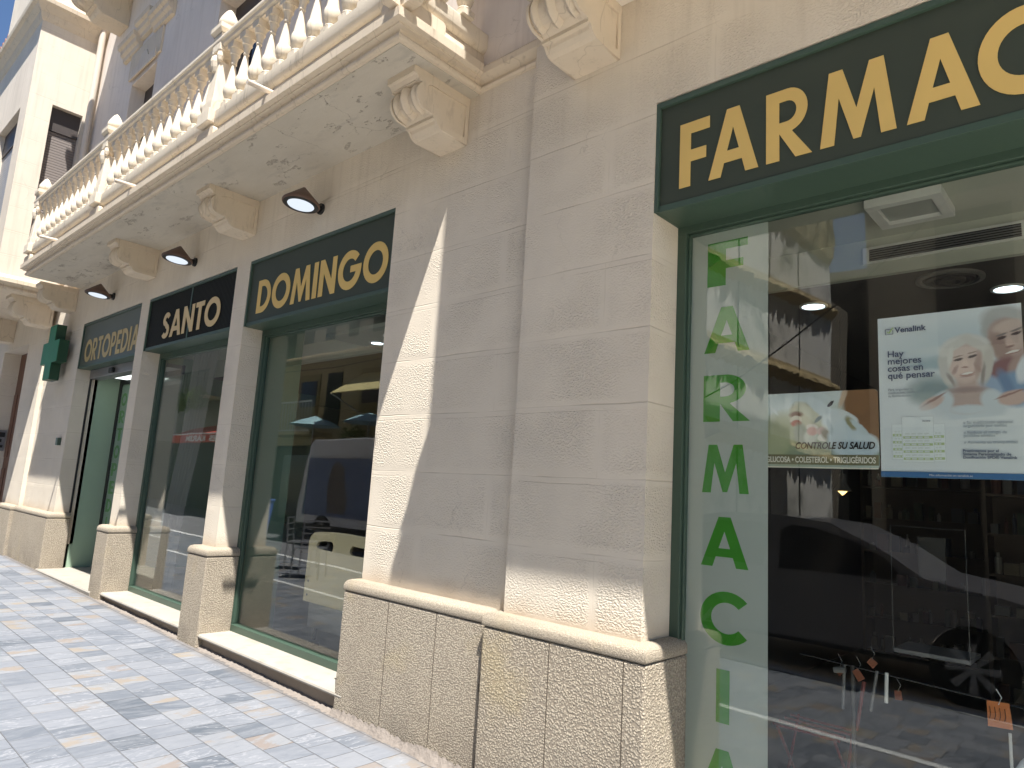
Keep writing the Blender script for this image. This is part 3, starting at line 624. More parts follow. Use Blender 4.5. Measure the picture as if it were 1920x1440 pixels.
def ring(x, r, k):
    vs, fs = [], []; n_ = 14
    for i in range(n_+1):
        a = math.radians(75-170*i/n_)
        for dx, rr in ((-.033, r-.024), (-.02, r+.004), (0, r+.016), (.02, r+.004), (.033, r-.024)):
            vs.append((x+dx, -(.375*k+rr*math.cos(a)), -.165*k+rr*math.sin(a)))
    for i in range(n_):
        for q in range(4): fs.append((5*i+q, 5*i+q+1, 5*i+q+6, 5*i+q+5))
    return vs, fs
def side_frame(sx, w_=.26, k=1.0):
    P = [(.004,-.012),(.495,-.012),(.495,-.045),(.48,-.052),(.462,-.078),(.468,-.092)]
    for a in range(56, -100, -12): P.append((.375+.098*math.cos(math.radians(a)), -.165+.098*math.sin(math.radians(a))))
    P += [(.325,-.268),(.300,-.292),(.285,-.315),(.262,-.335),(.235,-.345),(.004,-.348)]
    Q_ = [(.035,-.065),(.035,-.30),(.19,-.30),(.205,-.285),(.215,-.245),(.245,-.235),(.255,-.19),(.285,-.17),(.315,-.19),(.35,-.205),(.385,-.19),(.405,-.155),(.40,-.11),(.375,-.08),(.34,-.065)]
    cu = bpy.data.curves.new('c', 'CURVE'); cu.dimensions = '2D'; cu.fill_mode = 'BOTH'; cu.extrude = .009
    for pl in (P, Q_):
        sp = cu.splines.new('POLY'); sp.points.add(len(pl)-1)
        for i, (a, b) in enumerate(pl): sp.points[i].co = (-a*k, b*k, 0, 1)
        sp.use_cyclic_u = True
    me = conv(cu)
    me.transform(Matrix(((0,0,1,sx*(w_/2+.004)),(1,0,0,0),(0,1,0,0),(0,0,0,1)))); fixn(me); me.materials.clear(); me.materials.append(M['trim']); return me
def place_corbel(x_right, ztop, yw=0.0, k=1.0, w_=.26, parent=None, first=[None]):
    key = (k, w_)
    cb = build(corbel(w_, k), 'corbel', M['trim'], parent or B, bevel=.004, loc=(0,0,0), local=True)
    cb.location = Vector((x_right-w_/2, yw, ztop)) - woff(parent or B)
    e = build(corbel_extra(w_, k), 'scroll', M['trim'], cb, smooth=35, loc=(0,0,0), local=True)
    for sx in (1, -1):
        fo = bpy.data.objects.new('side_moulding', side_frame(sx, w_, k)); C.objects.link(fo); fo.parent = cb
    return cb
for xr in (-3.345, -6.35, -8.87, -12.05): place_corbel(xr, 4.318)
place_corbel(-2.05, 4.395, -.055, .97, .30)

# string course between balcony and east bay
sc_prof = [(0.0,4.325),(-.016,4.330),(-.026,4.345),(-.020,4.362),(-.008,4.37),(-.008,4.38),(-.028,4.395),(-.050,4.405),(-.062,4.42),(-.066,4.46),(-.058,4.475),(-.03,4.50),(0.0,4.515)]
build(MB().prism(sc_prof, 'x', -3.25, -2.37), 'string_course', M['trim'], B, smooth=30)
build(MB().prism(sc_prof, 'x', -12.9, -11.9), 'string_course', M['trim'], B, smooth=30)
# upper wall with openings
up = MB()
def u(x0, x1, z0, z1): up.box(x0, x1, 0.0, .3, z0, z1)
u(-13.0, -11.05, 4.36, 13); u(-11.05, -10.05, 7.40, 13); u(-10.05, -8.05, 4.36, 13); u(-8.05, -6.75, 7.40, 13); u(-6.75, -5.1, 4.36, 13); u(-5.1, -4.0, 7.4, 13); u(-4.0, -2.2, 4.36, 13)
build(up, 'upper_wall', M['wall_up'], B)
for x0, x1 in ((-11.05, -10.05), (-8.05, -6.75), (-5.1, -4.0)):
    b_ = build(bxy(x0, x1, .20, .26, 7.02, 7.40), 'window', M['shutbox'], B)
    build(bxy(x0, x1, .215, .25, 4.4, 7.02), 'window_glass', M['darkglass'], b_)
    build(bxy(x0+.48, x0+.52, .19, .215, 4.4, 7.02), 'window_frame', M['shutbox'], b_)
# ornate lintels: stepped cornice with raised centre
for cx in (-10.55, -7.4):
    li = MB()
    pr = [(0,7.92),(-.05,7.93),(-.06,7.99),(-.10,8.02),(-.11,8.08),(-.15,8.10),(-.16,8.17),(0,8.19)]
    li.prism(pr, 'x', cx-.95, cx-.28); li.prism(pr, 'x', cx+.28, cx+.95)
    li.prism([(a, b+.13) for a, b in pr], 'x', cx-.30, cx-.0); li.prism([(a, b+.13) for a, b in pr], 'x', cx+.0, cx+.30)
    li.box(cx-.62, cx+.62, -.03, 0, 7.50, 7.92)
    lo = build(li, 'lintel', M['trim'], B, bevel=.004)
    build(MB().prism([(cx-.5,7.46),(cx+.5,7.46),(cx+.5,7.60),(cx+.2,7.60),(cx+.1,7.74),(cx-.1,7.74),(cx-.2,7.60),(cx-.5,7.60)], 'y', -.045, -.029), 'lintel_panel', M['wall_bay'], lo)
# second-floor balcony over it
s2 = MB(); s2.prism([(0,9.25),(-.86,9.25),(-.90,9.28),(-.92,9.33),(-.98,9.36),(-.98,9.5),(0,9.5)], 'x', -11.95, -3.4)
s2o = build(s2, 'upper_balcony_slab', M['trim'], B)
c2 = place_corbel(-11.7, 9.25, 0, 1.6, .40)
# down pipe
build(MB().tube([(-12.75, -.09, 4.5), (-12.75, -.09, 12.5)], .05, 12), 'down_pipe', M['pipe'], B, smooth=50)

# bays
def bay(name, x0, x1, D, zb, zt, side):
    b_ = MB(); 
    if side == 'W':
        # right side wall with a window opening, front wall with a window opening
        wy0, wy1, wz0, wz1 = -.60, -.16, 5.0, 7.45
        b_.box(x1-.22, x1, -D, wy0, zb, zt); b_.box(x1-.22, x1, wy1, 0, zb, zt); b_.box(x1-.22, x1, wy0, wy1, zb, wz0); b_.box(x1-.22, x1, wy0, wy1, wz1, zt)
        fx0, fx1 = -14.85, -13.35
        b_.box(x0, fx0, -D, -D+.22, zb, zt); b_.box(fx1, x1-.22, -D, -D+.22, zb, zt); b_.box(fx0, fx1, -D, -D+.22, zb, 5.0); b_.box(fx0, fx1, -D, -D+.22, 7.42, zt)
        b_.box(x0, x0+.2, -D+.22, 0, zb, zt)
    else: b_.box(x0, x1, -D, 0, zb, zt)
    o = build(b_, name, M['wall_bay'], B)
    if side == 'W':
        s = build(bxy(x1-.20, x1-.10, wy0, wy1, 7.05, 7.45), 'window', M['shutbox'], o); s1 = build(bxy(x1-.18, x1-.13, wy0, wy1, 5.0, 7.05), 'roller_shutter', M['shutter'], o)
        build(bxy(fx0, fx1, -D+.10, -D+.2, 7.0, 7.42), 'window', M['shutbox'], o); build(bxy(fx0, fx1, -D+.12, -D+.17, 5.0, 7.0), 'roller_shutter', M['shut_grey'], o)
    return o
bw = bay('west_bay', -15.9, -12.85, .93, 4.42, 12.6, 'W')
build(sweep([(0,8.80),(.02,8.82),(.04,8.86),(.05,8.93),(.10,8.98),(.12,9.02),(.17,9.05),(.18,9.12),(.14,9.15),(0,9.2)], -15.9, -12.85, .93), 'bay_cornice', M['trim'], bw, smooth=30)
build(sweep([(-.02,4.24),(.02,4.25),(.04,4.27),(.03,4.30),(.02,4.305),(.06,4.33),(.09,4.345),(.10,4.36),(.10,4.42),(.06,4.43),(.02,4.46),(0,4.49)], -15.9, -12.85, .93), 'bay_base', M['trim'], bw, smooth=30)
place_corbel(-13.02, 4.24, -.055, 1.2, .30); place_corbel(-15.5, 4.24, -.055, 1.2, .30)
be = bay('east_bay', -2.25, 3.0, .85, 4.95, 13, 'E')
build(sweep([(-.05,4.40),(.0,4.41),(.04,4.43),(.07,4.45),(.07,4.55),(.03,4.60),(.05,4.70),(.02,4.80),(.0,4.95)], -2.35+.0, 3.0, .85), 'bay_base', M['trim'], be, smooth=30)
build(bxy(-2.34, 2.9, -.83, -.06, 4.392, 4.398), 'bay_soffit', simple('pale_soffit_paint', (.80,.74,.66), .9), be)
# wall box, intercom, cable holders
build(bxy(-11.79, -11.69, -.05, 0, 1.90, 2.01), 'meter_box', M['green'], B, bevel=.006)
ic = MB().box(-16.05, -16.02, .05, .19, 1.82, 2.21)
io = build(ic, 'door_intercom', M['grey'], B, bevel=.004)
for q_ in ((.07,.17,2.08,2.17),(.08,.13,1.98,2.04),(.08,.16,1.88,1.93)): build(bxy(-16.02, -16.015, *q_), 'intercom_button', M['black'], io)
dr = MB().box(-16.05, -14.29, .22, .30, .10, 3.69)
do = build(dr, 'entrance_door', M['wood'], B)
for i in range(6):
    for za, zb_ in ((.5, 1.5), (1.7, 2.9)): build(bxy(-16.0+i*.30, -15.78+i*.30, .200, .2195, za, zb_), 'door_panel', M['wood'], do, bevel=.01)
build(MB().lathe([(.03,0),(.06,.1),(.05,.25),(.07,.4),(.04,.55),(.06,.7)], 12, (-14.95, .17, 2.9)), 'door_carving', M['wood'], do, smooth=40)

# ================================================================== WALL LAMPS, CROSS
for i, (x, lab) in enumerate(((-5.16, 'conical brown wall lamp above the window with the bed headboard'), (-7.72, 'conical brown wall lamp above the black slatted sign'), (-10.33, 'conical brown wall lamp above the ORTOPEDIA sign'))):
    z = 3.98
    t = thing('wall_lamp', (x, 0, z), lab, 'lamp', 'conical lamps above the shop signs')
    ax = Vector((0, .10, 1)).normalized(); q = ax.to_track_quat('Z', 'X').to_matrix()
    def tr(mb): mb.v = [tuple(q @ Vector(v) + Vector((x, -.20, z-.05))) for v in mb.v]; return mb
    build(tr(MB().lathe([(.155,-.012),(.160,0),(.157,.010),(.012,.150),(.0,.153)], 40)), 'lamp_shade', M['brown'], t, smooth=50)
    build(tr(MB().lathe([(.148,-.008),(.146,-.014)], 32)), 'shade_rim', M['black'], t)
    build(tr(MB().lathe([(.112,-.0145),(.110,-.018),(.0,-.034)], 32, cap=False)), 'lens', M['lens'], t, smooth=40)
    build(MB().lathe([(.045,0),(.045,.012)], 20).box(-.03, .03, -.025, .025, .0, .012) and MB().tube([(x, -.012, z-.03), (x, -.09, z-.035), (x, -.12, z-.04)], .028, 12).tube([(x,0,z-.03),(x,-.02,z-.03)], .05, 16), 'bracket', M['black'], t, smooth=40)
t = thing('pharmacy_cross', (-12.2, 0, 3.3), 'green box-shaped pharmacy cross mounted on the wall left of the ORTOPEDIA sign', 'sign')
a, b, cxx, czz = .425, .17, -12.21, 3.30
poly = [(-b,-a),(b,-a),(b,-b),(a,-b),(a,b),(b,b),(b,a),(-b,a),(-b,b),(-a,b),(-a,-b),(-b,-b)]
build(MB().prism([(cxx+u, czz+v) for u, v in poly], 'y', -.205, -.075), 'cross_body', M['crossd'], t, bevel=.004)
build(MB().prism([(cxx+u*.985, czz+v*.985) for u, v in poly], 'y', -.210, -.2055), 'cross_face', M['crossg'], t)
build(bxy(-12.26, -12.16, -.075, 0, 3.2, 3.4), 'bracket', M['black'], t)

# ================================================================== INTERIOR
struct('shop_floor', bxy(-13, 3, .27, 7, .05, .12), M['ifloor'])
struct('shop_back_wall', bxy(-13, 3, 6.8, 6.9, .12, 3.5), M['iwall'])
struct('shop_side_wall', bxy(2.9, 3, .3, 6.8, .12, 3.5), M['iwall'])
struct('shop_ceiling', MB().box(-13, 3, .30, 1.9, 3.46, 3.55).box(-13, 3, 1.9, 1.95, 3.20, 3.46), M['iceil'])
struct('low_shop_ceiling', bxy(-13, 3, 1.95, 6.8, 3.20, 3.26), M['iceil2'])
struct('partition_wall', bxy(-6.62, -6.50, .30, 0.74, .12, 3.46), M['igreen'])
struct('doorway_wall', bxy(-11.56, -11.50, .26, 4.0, .10, 3.46), simple('doorway_green', (0.34, 0.46, 0.34), 0.6, var=.06, vs=3))
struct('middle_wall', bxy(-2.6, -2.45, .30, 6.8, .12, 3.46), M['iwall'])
t = thing('ceiling_light', (-.93, 1.4, 3.46), 'square white framed light box on the shop ceiling', 'ceiling light')
fr = MB()
for a_ in ((-1.13,-.73,1.22,1.28),(-1.13,-.73,1.56,1.62),(-1.13,-1.07,1.28,1.56),(-.79,-.73,1.28,1.56)): fr.box(*a_, 3.40, 3.46)
build(fr, 'frame', M['white'], t, bevel=.004); build(bxy(-1.07,-.79,1.28,1.56,3.425,3.45), 'diffuser', simple('diffuser', (0.35,.38,.36), .4), t)
t = thing('air_grille', (-.9, 1.9, 3.33), 'long dark air grille set in the pale ceiling step', 'vent')
gm_ = MB(); gm_.box(-1.32,-.40,1.885,1.90,3.285,3.30); gm_.box(-1.32,-.40,1.885,1.90,3.385,3.40); gm_.box(-1.32,-1.28,1.885,1.90,3.30,3.385); gm_.box(-.44,-.40,1.885,1.90,3.30,3.385)
build(gm_, 'frame', M['white'], t); build(bxy(-1.28,-.44,1.894,1.899,3.30,3.385), 'backing', M['black'], t)
sl_ = MB()
for i in range(5): sl_.box(-1.28,-.44,1.882,1.893,3.305+i*.016,3.311+i*.016)
build(sl_, 'slats', M['grey'], t)
t = thing('round_diffuser', (-.9, 2.1, 3.2), 'round ringed air diffuser in the dark low ceiling', 'vent')
for i, r in enumerate((.20, .145, .09)): build(MB().lathe([(r, 0), (r, -.015-.006*i), (r-.03, -.02-.006*i), (r-.04, -.004)], 32, (-.87, 2.2, 3.20), cap=False), 'ring', M['iceil2'] if i else simple('diffuser_ring', (0.2,.19,.18), .5), t, smooth=40)
def downlight(x, y, z, lab, r=.085):
    t = thing('downlight', (x, y, z), lab, 'ceiling light', 'round lit downlights in the shop ceilings')
    build(MB().lathe([(r+.02, 0), (r+.018, -.012), (r, -.012), (r-.005, 0)], 28, (x, y, z), cap=False), 'trim_ring', M['white'], t, smooth=40)
    build(MB().lathe([(r, -.004), (r*.7, -.008)], 24, (x, y, z)), 'lamp', M['down'], t)
downlight(-1.83, 2.42, 3.20, 'round lit downlight seen left of the seniors poster'); downlight(-.60, 2.62, 3.20, 'round lit downlight right above the seniors poster')
downlight(-6.30, 1.35, 3.46-.26+.0, 'left round downlight behind the bed headboard window', .09) if False else None
struct('window_ceiling', bxy(-6.50, -2.6, 1.0, 1.9, 3.16, 3.20), M['iceil'])
downlight(-6.18, 1.45, 3.16, 'left round downlight behind the bed headboard window', .07); downlight(-5.75, 1.32, 3.16, 'right round downlight behind the bed headboard window', .08)
t = thing('pendant_lamp', (-1.81, 3, 1.8), 'small pendant lamp with glowing amber cone below the glove poster', 'lamp')
build(MB().lathe([(.075,-.02),(.075,-.015),(.03,.04),(.028,.12),(.0,.12)], 20, (-1.81,3,1.80), cap=False), 'lamp_shade', M['iceil2'], t, smooth=40)
build(MB().lathe([(.002,-.055),(.036,-.022),(.0,-.02)], 16, (-1.81,3,1.80), cap=False), 'bulb', M['amber'], t); build(MB().tube([(-1.81,3,1.92),(-1.81,3,3.2)], .005, 6), 'cord', M['black'], t)
# panel in doorway ceiling
t = thing('doorway_light', (-10.6, .5, 2.95), 'flat pale light panel under the doorway ceiling', 'ceiling light')
build(bxy(-11.15, -10.35, .37, .58, 2.93, 2.95), 'diffuser', M['lightpanel'], t); build(bxy(-11.45, -9.25, .34, .62, 2.95, 3.0), 'housing', M['grey'], t)
# shelves with products
pm = [simple('product_%s' % n_, c_, .5) for n_, c_ in (('white', (.30,.29,.27)), ('cream', (.22,.19,.14)), ('blue', (.04,.05,.08)), ('green', (.06,.08,.05)), ('red', (.10,.04,.03)), ('grey', (.12,.12,.12)))]
shw = simple('shelf_wood', (0.11, .085, .065), .6)
def shelf(x0, x1, y, z0, z1, lab, n_, nf=14):
    t = thing('product_shelf', ((x0+x1)/2, y, z0), lab, 'shelf', 'shelves of pharmacy products')
    f = MB().box(x0, x0+.03, y-.02, y+.34, z0, z1).box(x1-.03, x1, y-.02, y+.34, z0, z1).box(x0+.03, x1-.03, y+.32, y+.34, z0, z1); build(f, 'case', shw, t)
    bd = MB()
    for i in range(n_+1):
        z = z0+(z1-z0-.03)*i/n_; bd.box(x0+.03, x1-.03, y, y+.32, z, z+.02)
    build(bd, 'boards', shw, t)
    for mi, mt in enumerate(pm):
        g = MB()
        for i in range(n_):
            z = z0+(z1-z0-.03)*i/n_+.021; x = x0+.05
            rr_ = random.Random(i*31+int(x0*10))
            while x < x1-.16:
                w_ = rr_.uniform(.035, .11); h_ = rr_.uniform(.07, min(.2, (z1-z0)/n_-.06)); c_ = rr_.randrange(len(pm)); dpt = rr_.uniform(.05,.1)
                if c_ == mi:
                    if rr_.random() < .4: g.lathe([(w_*.4,0),(w_*.4,h_*.75),(w_*.18,h_*.82),(w_*.18,h_)], 10, (x+w_/2, y+.08, z))
                    else: g.box(x, x+w_, y+.02, y+.02+dpt, z, z+h_)
                x += w_+rr_.uniform(.006, .05)
        if g.v: build(g, 'products', mt, t); t.children[-1]['kind'] = 'stuff' if False else 'thing'
shelf(-2.4, -1.1, 5.6, .12, 2.3, 'dark product shelf behind the left of the poster window', 6)
shelf(-1.05, .4, 4.3, .12, 2.2, 'dark product shelf behind the right of the poster window', 6)
# hospital bed headboard
t = thing('bed_panel', (-5.2, .6, .3), 'tall cream hospital bed headboard with two cut-out handles', 'headboard')
hb = bpy.data.curves.new('h', 'CURVE'); hb.dimensions = '2D'; hb.fill_mode = 'BOTH'; hb.extrude = .012
def topz(x): return 1.135 + .03*math.sin(PI*(x+5.75)/1.15)
outer = [(-5.76, .52), (-4.60, .52)] + [(-4.60, 1.07)] + [(-4.62, 1.11), (-4.66, 1.135)] + [(x, topz(x)) for x in [-4.7-.1*i for i in range(10)]] + [(-5.68, 1.135), (-5.73, 1.10), (-5.755, 1.05)]
holes = [[(-5.63,1.03),(-5.60,1.06),(-5.50,1.075),(-5.38,1.075),(-5.355,1.05),(-5.355,1.01),(-5.38,.99),(-5.61,1.00)], [(-5.10,1.04),(-5.07,1.07),(-4.85,1.06),(-4.80,1.03),(-4.82,.99),(-5.07,.99),(-5.10,1.01)]]
for pl in [outer]+holes:
    sp = hb.splines.new('POLY'); sp.points.add(len(pl)-1)
    for i_, (a_, b_) in enumerate(pl): sp.points[i_].co = (a_, b_, 0, 1)
    sp.use_cyclic_u = True
curve_to(hb, 'board', simple('beech_board', (0.74, .62, .38), .45, var=.06), .60, t)
build(MB().box(-5.70,-4.66,.62,.66,.30,.52), 'rail', M['grey'], t); 
for x in (-5.6, -4.75):
    build(MB().tube([(x,.64,.30),(x,.64,.2)], .02, 8).lathe([(.05,0),(.05,.03)], 14, (x,.64,.15)), 'castor', M['black'], t)
for z in (.58, .70): build(MB().lathe([(.009,0),(.009,.003)], 10, (0,0,0)) and MB().tube([(-5.70,.587,z),(-5.70,.584,z)], .010, 10), 'screw', M['grey'], t)
# wheelchair-like chair behind
t = thing('medical_stool', (-6.0, 1.6, .12), 'white plastic commode seat on chrome legs deep behind the bed headboard window', 'chair')
build(MB().box(-6.15,-5.75,1.5,1.9,.62,.68), 'seat', M['white'], t, bevel=.015); build(MB().box(-6.0,-5.75,1.86,1.9,.80,1.05), 'backrest', M['white'], t, bevel=.015)
for x in (-6.12,-5.78):
    for y in (1.53,1.87): build(MB().tube([(x,y,.62),(x,y,.12)], .013, 8), 'leg', M['grey'], t)
for x in (-6.15,-5.75): build(MB().tube([(x,1.53,.66),(x,1.53,.86),(x,1.87,.86),(x,1.87,.66)], .012, 8), 'armrest', M['grey'], t)
# sheer curtain in SANTO window
t_ = MB(); n_ = 60; vs = []; fs = []
for i in range(n_+1):
    s_ = i/n_; amp = .03*math.sin(s_*PI*14)
    for z, xs_, yy in ((.2, -8.86, .46), (1.2, -8.83, .48), (2.0, -8.72, .5), (3.3, -8.50, .45)):
        wd = {.2: .34, 1.2: .36, 2.0: .42, 3.3: .60}[z]; vs.append((xs_+s_*wd*.7, yy+amp+s_*.12, z))
for i in range(n_):
    for k in range(3): fs.append((4*i+k, 4*i+4+k, 4*i+5+k, 4*i+1+k))
tag(build(t_.add(vs, fs), 'sheer_curtain', translucent('sheer_cloth', (0.5,.5,.47), .5), smooth=80), 'pale sheer curtain gathered at the left of the curtained window', 'curtain')
t = thing('display_panel', (-8.2, .9, .2), 'tall pale vertical banner standing inside the curtained window', 'banner')
build(bxy(-8.42, -8.12, .95, .97, .2, 3.3), 'cloth', translucent('banner_cloth', (0.45,.47,.48), .6), t); build(bxy(-8.44, -8.10, .93, .99, .12, .2), 'foot', M['grey'], t)
# orange price tags, acrylic rods in front window
tm = simple('orange_card', (0.62, .20, .06), .6); rod = glass_mat('acrylic', (.9,.9,.9), 2.5)
tm2 = simple('dimmed_orange_card', (0.24, .075, .035), .7); dimw = simple('dimmed_plastic', (.16,.16,.16), .5)  # darker copies: dim shop light put into small tag and rod colours
def ptag(x, y, z, w_, h_, rot, lab):
    t = thing('price_tag', (x, y, z), lab, 'price tag', 'orange price tags hanging in the poster window')
    c_, s_ = math.cos(rot), math.sin(rot); P = [(-w_/2,-h_/2),(w_/2,-h_/2),(w_/2*.92,h_/2),(-w_/2*.9,h_/2)]
    build(MB().prism([(x+a_*c_-b_*s_, z+a_*s_+b_*c_) for a_, b_ in P], 'y', y, y+.002), 'card', tm if w_ > .06 else tm2, t)
    build(MB().tube([(x, y-.002, z+h_*.4), (x+.012, y-.004, z+h_*.4+.03), (x-.006, y, z+h_*.4+.06)], .0022, 6), 'string', M['white'] if w_ > .06 else dimw, t)
    return t
tt = ptag(-.494, .60, .822, .085, .10, .05, 'orange price tag with handwriting nearest the bottom right corner')
for i in range(4): build(MB().tube([(-.525+i*.017, .597, .85), (-.522+i*.017, .597, .82), (-.527+i*.017, .597, .80)], .0011, 5), 'handwriting', M['black'], tt)
ptag(-1.03, .60, .865, .035, .05, .6, 'small tilted orange price tag at the upper middle of the rods'); ptag(-1.12, .63, .86, .03, .04, -.7, 'small dark orange price tag left of the tilted one'); ptag(-.97, .6, .93, .035, .035, .9, 'small orange price tag highest on the rods'); ptag(-.88, .66, .80, .03, .04, .1, 'small orange price tag half hidden behind the acrylic rod')
t = thing('crutch_display', (-1.0, .62, .12), 'slim display stand with clear and white rods in the poster window', 'display stand')
build(MB().tube([(-.91,.6,.90),(-.915,.6,.77)], .008, 8).tube([(-.46,.60,.76),(-.46,.60,.55)], .006, 8), 'white_rod', M['white'], t)
build(MB().tube([(-1.09,.6,.90),(-1.10,.6,.70)], .007, 8).tube([(-.95,.6,.90),(-.98,.6,.72)], .007, 8).tube([(-1.13,.58,.87),(-1.08,.58,.88)], .014, 10), 'clear_rod', dimw, t)
build(MB().tube([(-1.3,.62,.905),(-.35,.62,.86)], .003, 6).tube([(-1.06,.62,.9),(-1.06,.62,.12)], .01, 8), 'wire', simple('dark_wire', (.05,.05,.05), .5), t)
t = thing('walker_frame', (-.35, .5, .12), 'white tubular walking frame arc at the bottom right corner', 'walking frame')
arc_ = [(-.43+.17*(1-math.cos(a)), .45, .60+.17*math.sin(a)) for a in [PI*i/16 for i in range(17)]]
build(MB().tube([(-.43,.45,.12)]+arc_+[(-.09,.45,.12)], .014, 12), 'tube', M['white_gloss'], t, smooth=60); build(MB().tube([(-.43,.45,.35),(-.09,.45,.35)], .010, 10), 'crossbar', M['white_gloss'], t, smooth=60)

t = thing('folding_stool', (-1.32, .9, .12), 'red metal folding stool low inside the poster window', 'stool')
redc = simple('red_chair_paint', (.30,.05,.045), .4)
st_ = MB()
for y_ in (.78, .86, .94, 1.02): st_.tube([(-1.50,y_,.50),(-1.17,y_,.50)], .007, 8)
build(st_, 'seat_slats', redc, t, smooth=60)
for x_ in (-1.47,-1.19): build(MB().tube([(x_,.76,.50),(x_+.02,1.06,.12)], .008, 8).tube([(x_,1.06,.50),(x_+.02,.76,.12)], .008, 8), 'leg', redc, t, smooth=60)
build(MB().tube([(-1.17,1.04,.5),(-1.14,1.08,.74)], .010, 8), 'back_post', redc, t, smooth=60)
# ================================================================== POSTERS
def pcol(name, c_):
    c_ = tuple(min(.92, v*1.3) for v in c_); return simple('print_'+name, c_, .55, var=.04, vs=20)
def print_mat(name, base, blobs, tint=(1,1,1)):
    # a printed photograph: soft-edged patches of ink laid over each other
    t = NT(name); p = t.pos(); x, y, z = t.sep(p)
    wob = t.noise(p, 30, 3); X_ = t.math('MULTIPLY_ADD', wob, .010, t.math('ADD', x, -.005)); Z_ = t.math('MULTIPLY_ADD', t.noise(p, 37, 3), .010, t.math('ADD', z, -.005))
    nl = t.noise(p, 90, 4, .7)
    c = t.mix(nl, tuple(v*.97 for v in base), tuple(v*1.03 for v in base))
    for (cx, cz, rx, rz, rot, col, soft) in blobs:
        q = math.radians(rot); dx = t.math('SUBTRACT', X_, cx); dz = t.math('SUBTRACT', Z_, cz)
        uu = t.math('DIVIDE', t.math('ADD', t.math('MULTIPLY', dx, math.cos(q)), t.math('MULTIPLY', dz, math.sin(q))), rx)
        vv = t.math('DIVIDE', t.math('SUBTRACT', t.math('MULTIPLY', dz, math.cos(q)), t.math('MULTIPLY', dx, math.sin(q))), rz)
        d = t.math('ADD', t.math('MULTIPLY', uu, uu), t.math('MULTIPLY', vv, vv))
        f = t.ramp(t.math('MULTIPLY', d, .5), [(max(0.0, .5*(1-soft)), 1.0), (min(1.0, .5*(1+soft)), 0.0)])
        c = t.mix(f, c, col)
    return t.pbr(c, .5, spec=.3)
P1 = thing('health_poster', (-1.09, .27, 1.80), 'wide poster of gloved hands reading CONTROLE SU SALUD', 'poster')
yb = .262
b1 = [(-1.20,1.92,.17,.13,0,(.30,.36,.22),.8), (-1.24,2.10,.14,.07,0,(.66,.74,.74),.7), (-1.05,2.13,.12,.05,0,(.62,.70,.70),.7), (-1.25,1.98,.10,.07,20,(.44,.46,.30),.8), (-1.0,1.86,.20,.05,0,(.22,.30,.24),.6), (-1.29,1.90,.06,.05,0,(.40,.44,.28),.8),
  (-.88,2.06,.09,.14,25,(.25,.135,.065),.25), (-.87,1.97,.07,.07,0,(.25,.135,.065),.3), (-.975,2.12,.012,.05,-20,(.55,.42,.30),.6),
  (-1.13,2.04,.085,.05,-30,(.52,.49,.33),.35), (-1.16,2.03,.06,.05,-40,(.58,.56,.40),.35), (-1.09,2.03,.11,.025,-38,(.62,.62,.48),.4),
  (-1.185,2.045,.03,.015,0,(.22,.10,.06),.6), (-1.185,2.02,.028,.020,0,(.70,.64,.52),.25), (-1.185,2.004,.024,.015,0,(.45,.13,.08),.4), (-1.165,1.955,.03,.05,10,(.40,.42,.34),.5),
  (-1.12,1.94,.03,.03,20,(.62,.64,.56),.5), (-1.112,1.985,.026,.016,0,(.74,.68,.60),.25), (-1.112,1.965,.023,.020,0,(.66,.38,.33),.4), (-1.072,1.965,.022,.02,0,(.64,.46,.42),.5), (-1.066,1.935,.024,.018,0,(.74,.72,.64),.3), (-1.05,1.95,.02,.03,30,(.25,.22,.16),.6),
  (-1.06,2.06,.10,.028,-40,(.70,.77,.78),.3), (-1.02,2.02,.05,.05,-30,(.66,.74,.76),.35), (-.94,1.95,.085,.05,-38,(.62,.72,.76),.25), (-.985,1.93,.06,.06,0,(.60,.70,.74),.3), (-.88,1.90,.05,.05,-35,(.62,.72,.76),.3), (-.93,1.88,.09,.04,0,(.52,.64,.70),.4),
  (-.955,2.03,.05,.016,-35,(.68,.74,.74),.3), (-.945,2.0,.035,.016,-60,(.34,.32,.18),.5), (-.91,1.98,.05,.014,-45,(.60,.70,.72),.4), (-1.035,1.985,.010,.035,15,(.46,.56,.60),.7), (-1.03,2.09,.018,.007,45,(.02,.02,.03),.3), (-1.085,2.02,.022,.008,40,(.22,.27,.28),.5), (-1.29,2.07,.03,.006,-50,(.72,.78,.78),.7)]
build(MB().prism(rounded(-1.345, -.832, 1.796, 2.148, .018), 'y', yb, yb+.003), 'card', print_mat('printed_hands', (.50,.58,.52), b1), P1)
def flat(parent, name, x0_, x1_, z0_, z1_, col, k): return build(bxy(x0_, x1_, yb-.0006*k-.0004, yb-.0006*k, z0_, z1_), name, pcol(name, col), parent)
flat(P1, 'olive_band', -1.343, -.834, 1.812, 1.858, (.13,.125,.065), 1); flat(P1, 'white_edge', -1.33, -.836, 1.797, 1.801, (.66,.62,.52), 2)
lw_ = pcol('lettering_white', (.62,.60,.52))
text_to('CONTROLE SU SALUD', 'lettering', M['black'], -1.19, 1.885, .042, yb-.0025, P1, bold=.0011, xs=.80, shear=.25)
text_to('GLUCOSA \u2022 COLESTEROL \u2022 TRIGLIG\u00c9RIDOS', 'lettering', lw_, -1.325, 1.822, .037, yb-.0025, P1, bold=.0008, xs=.665)

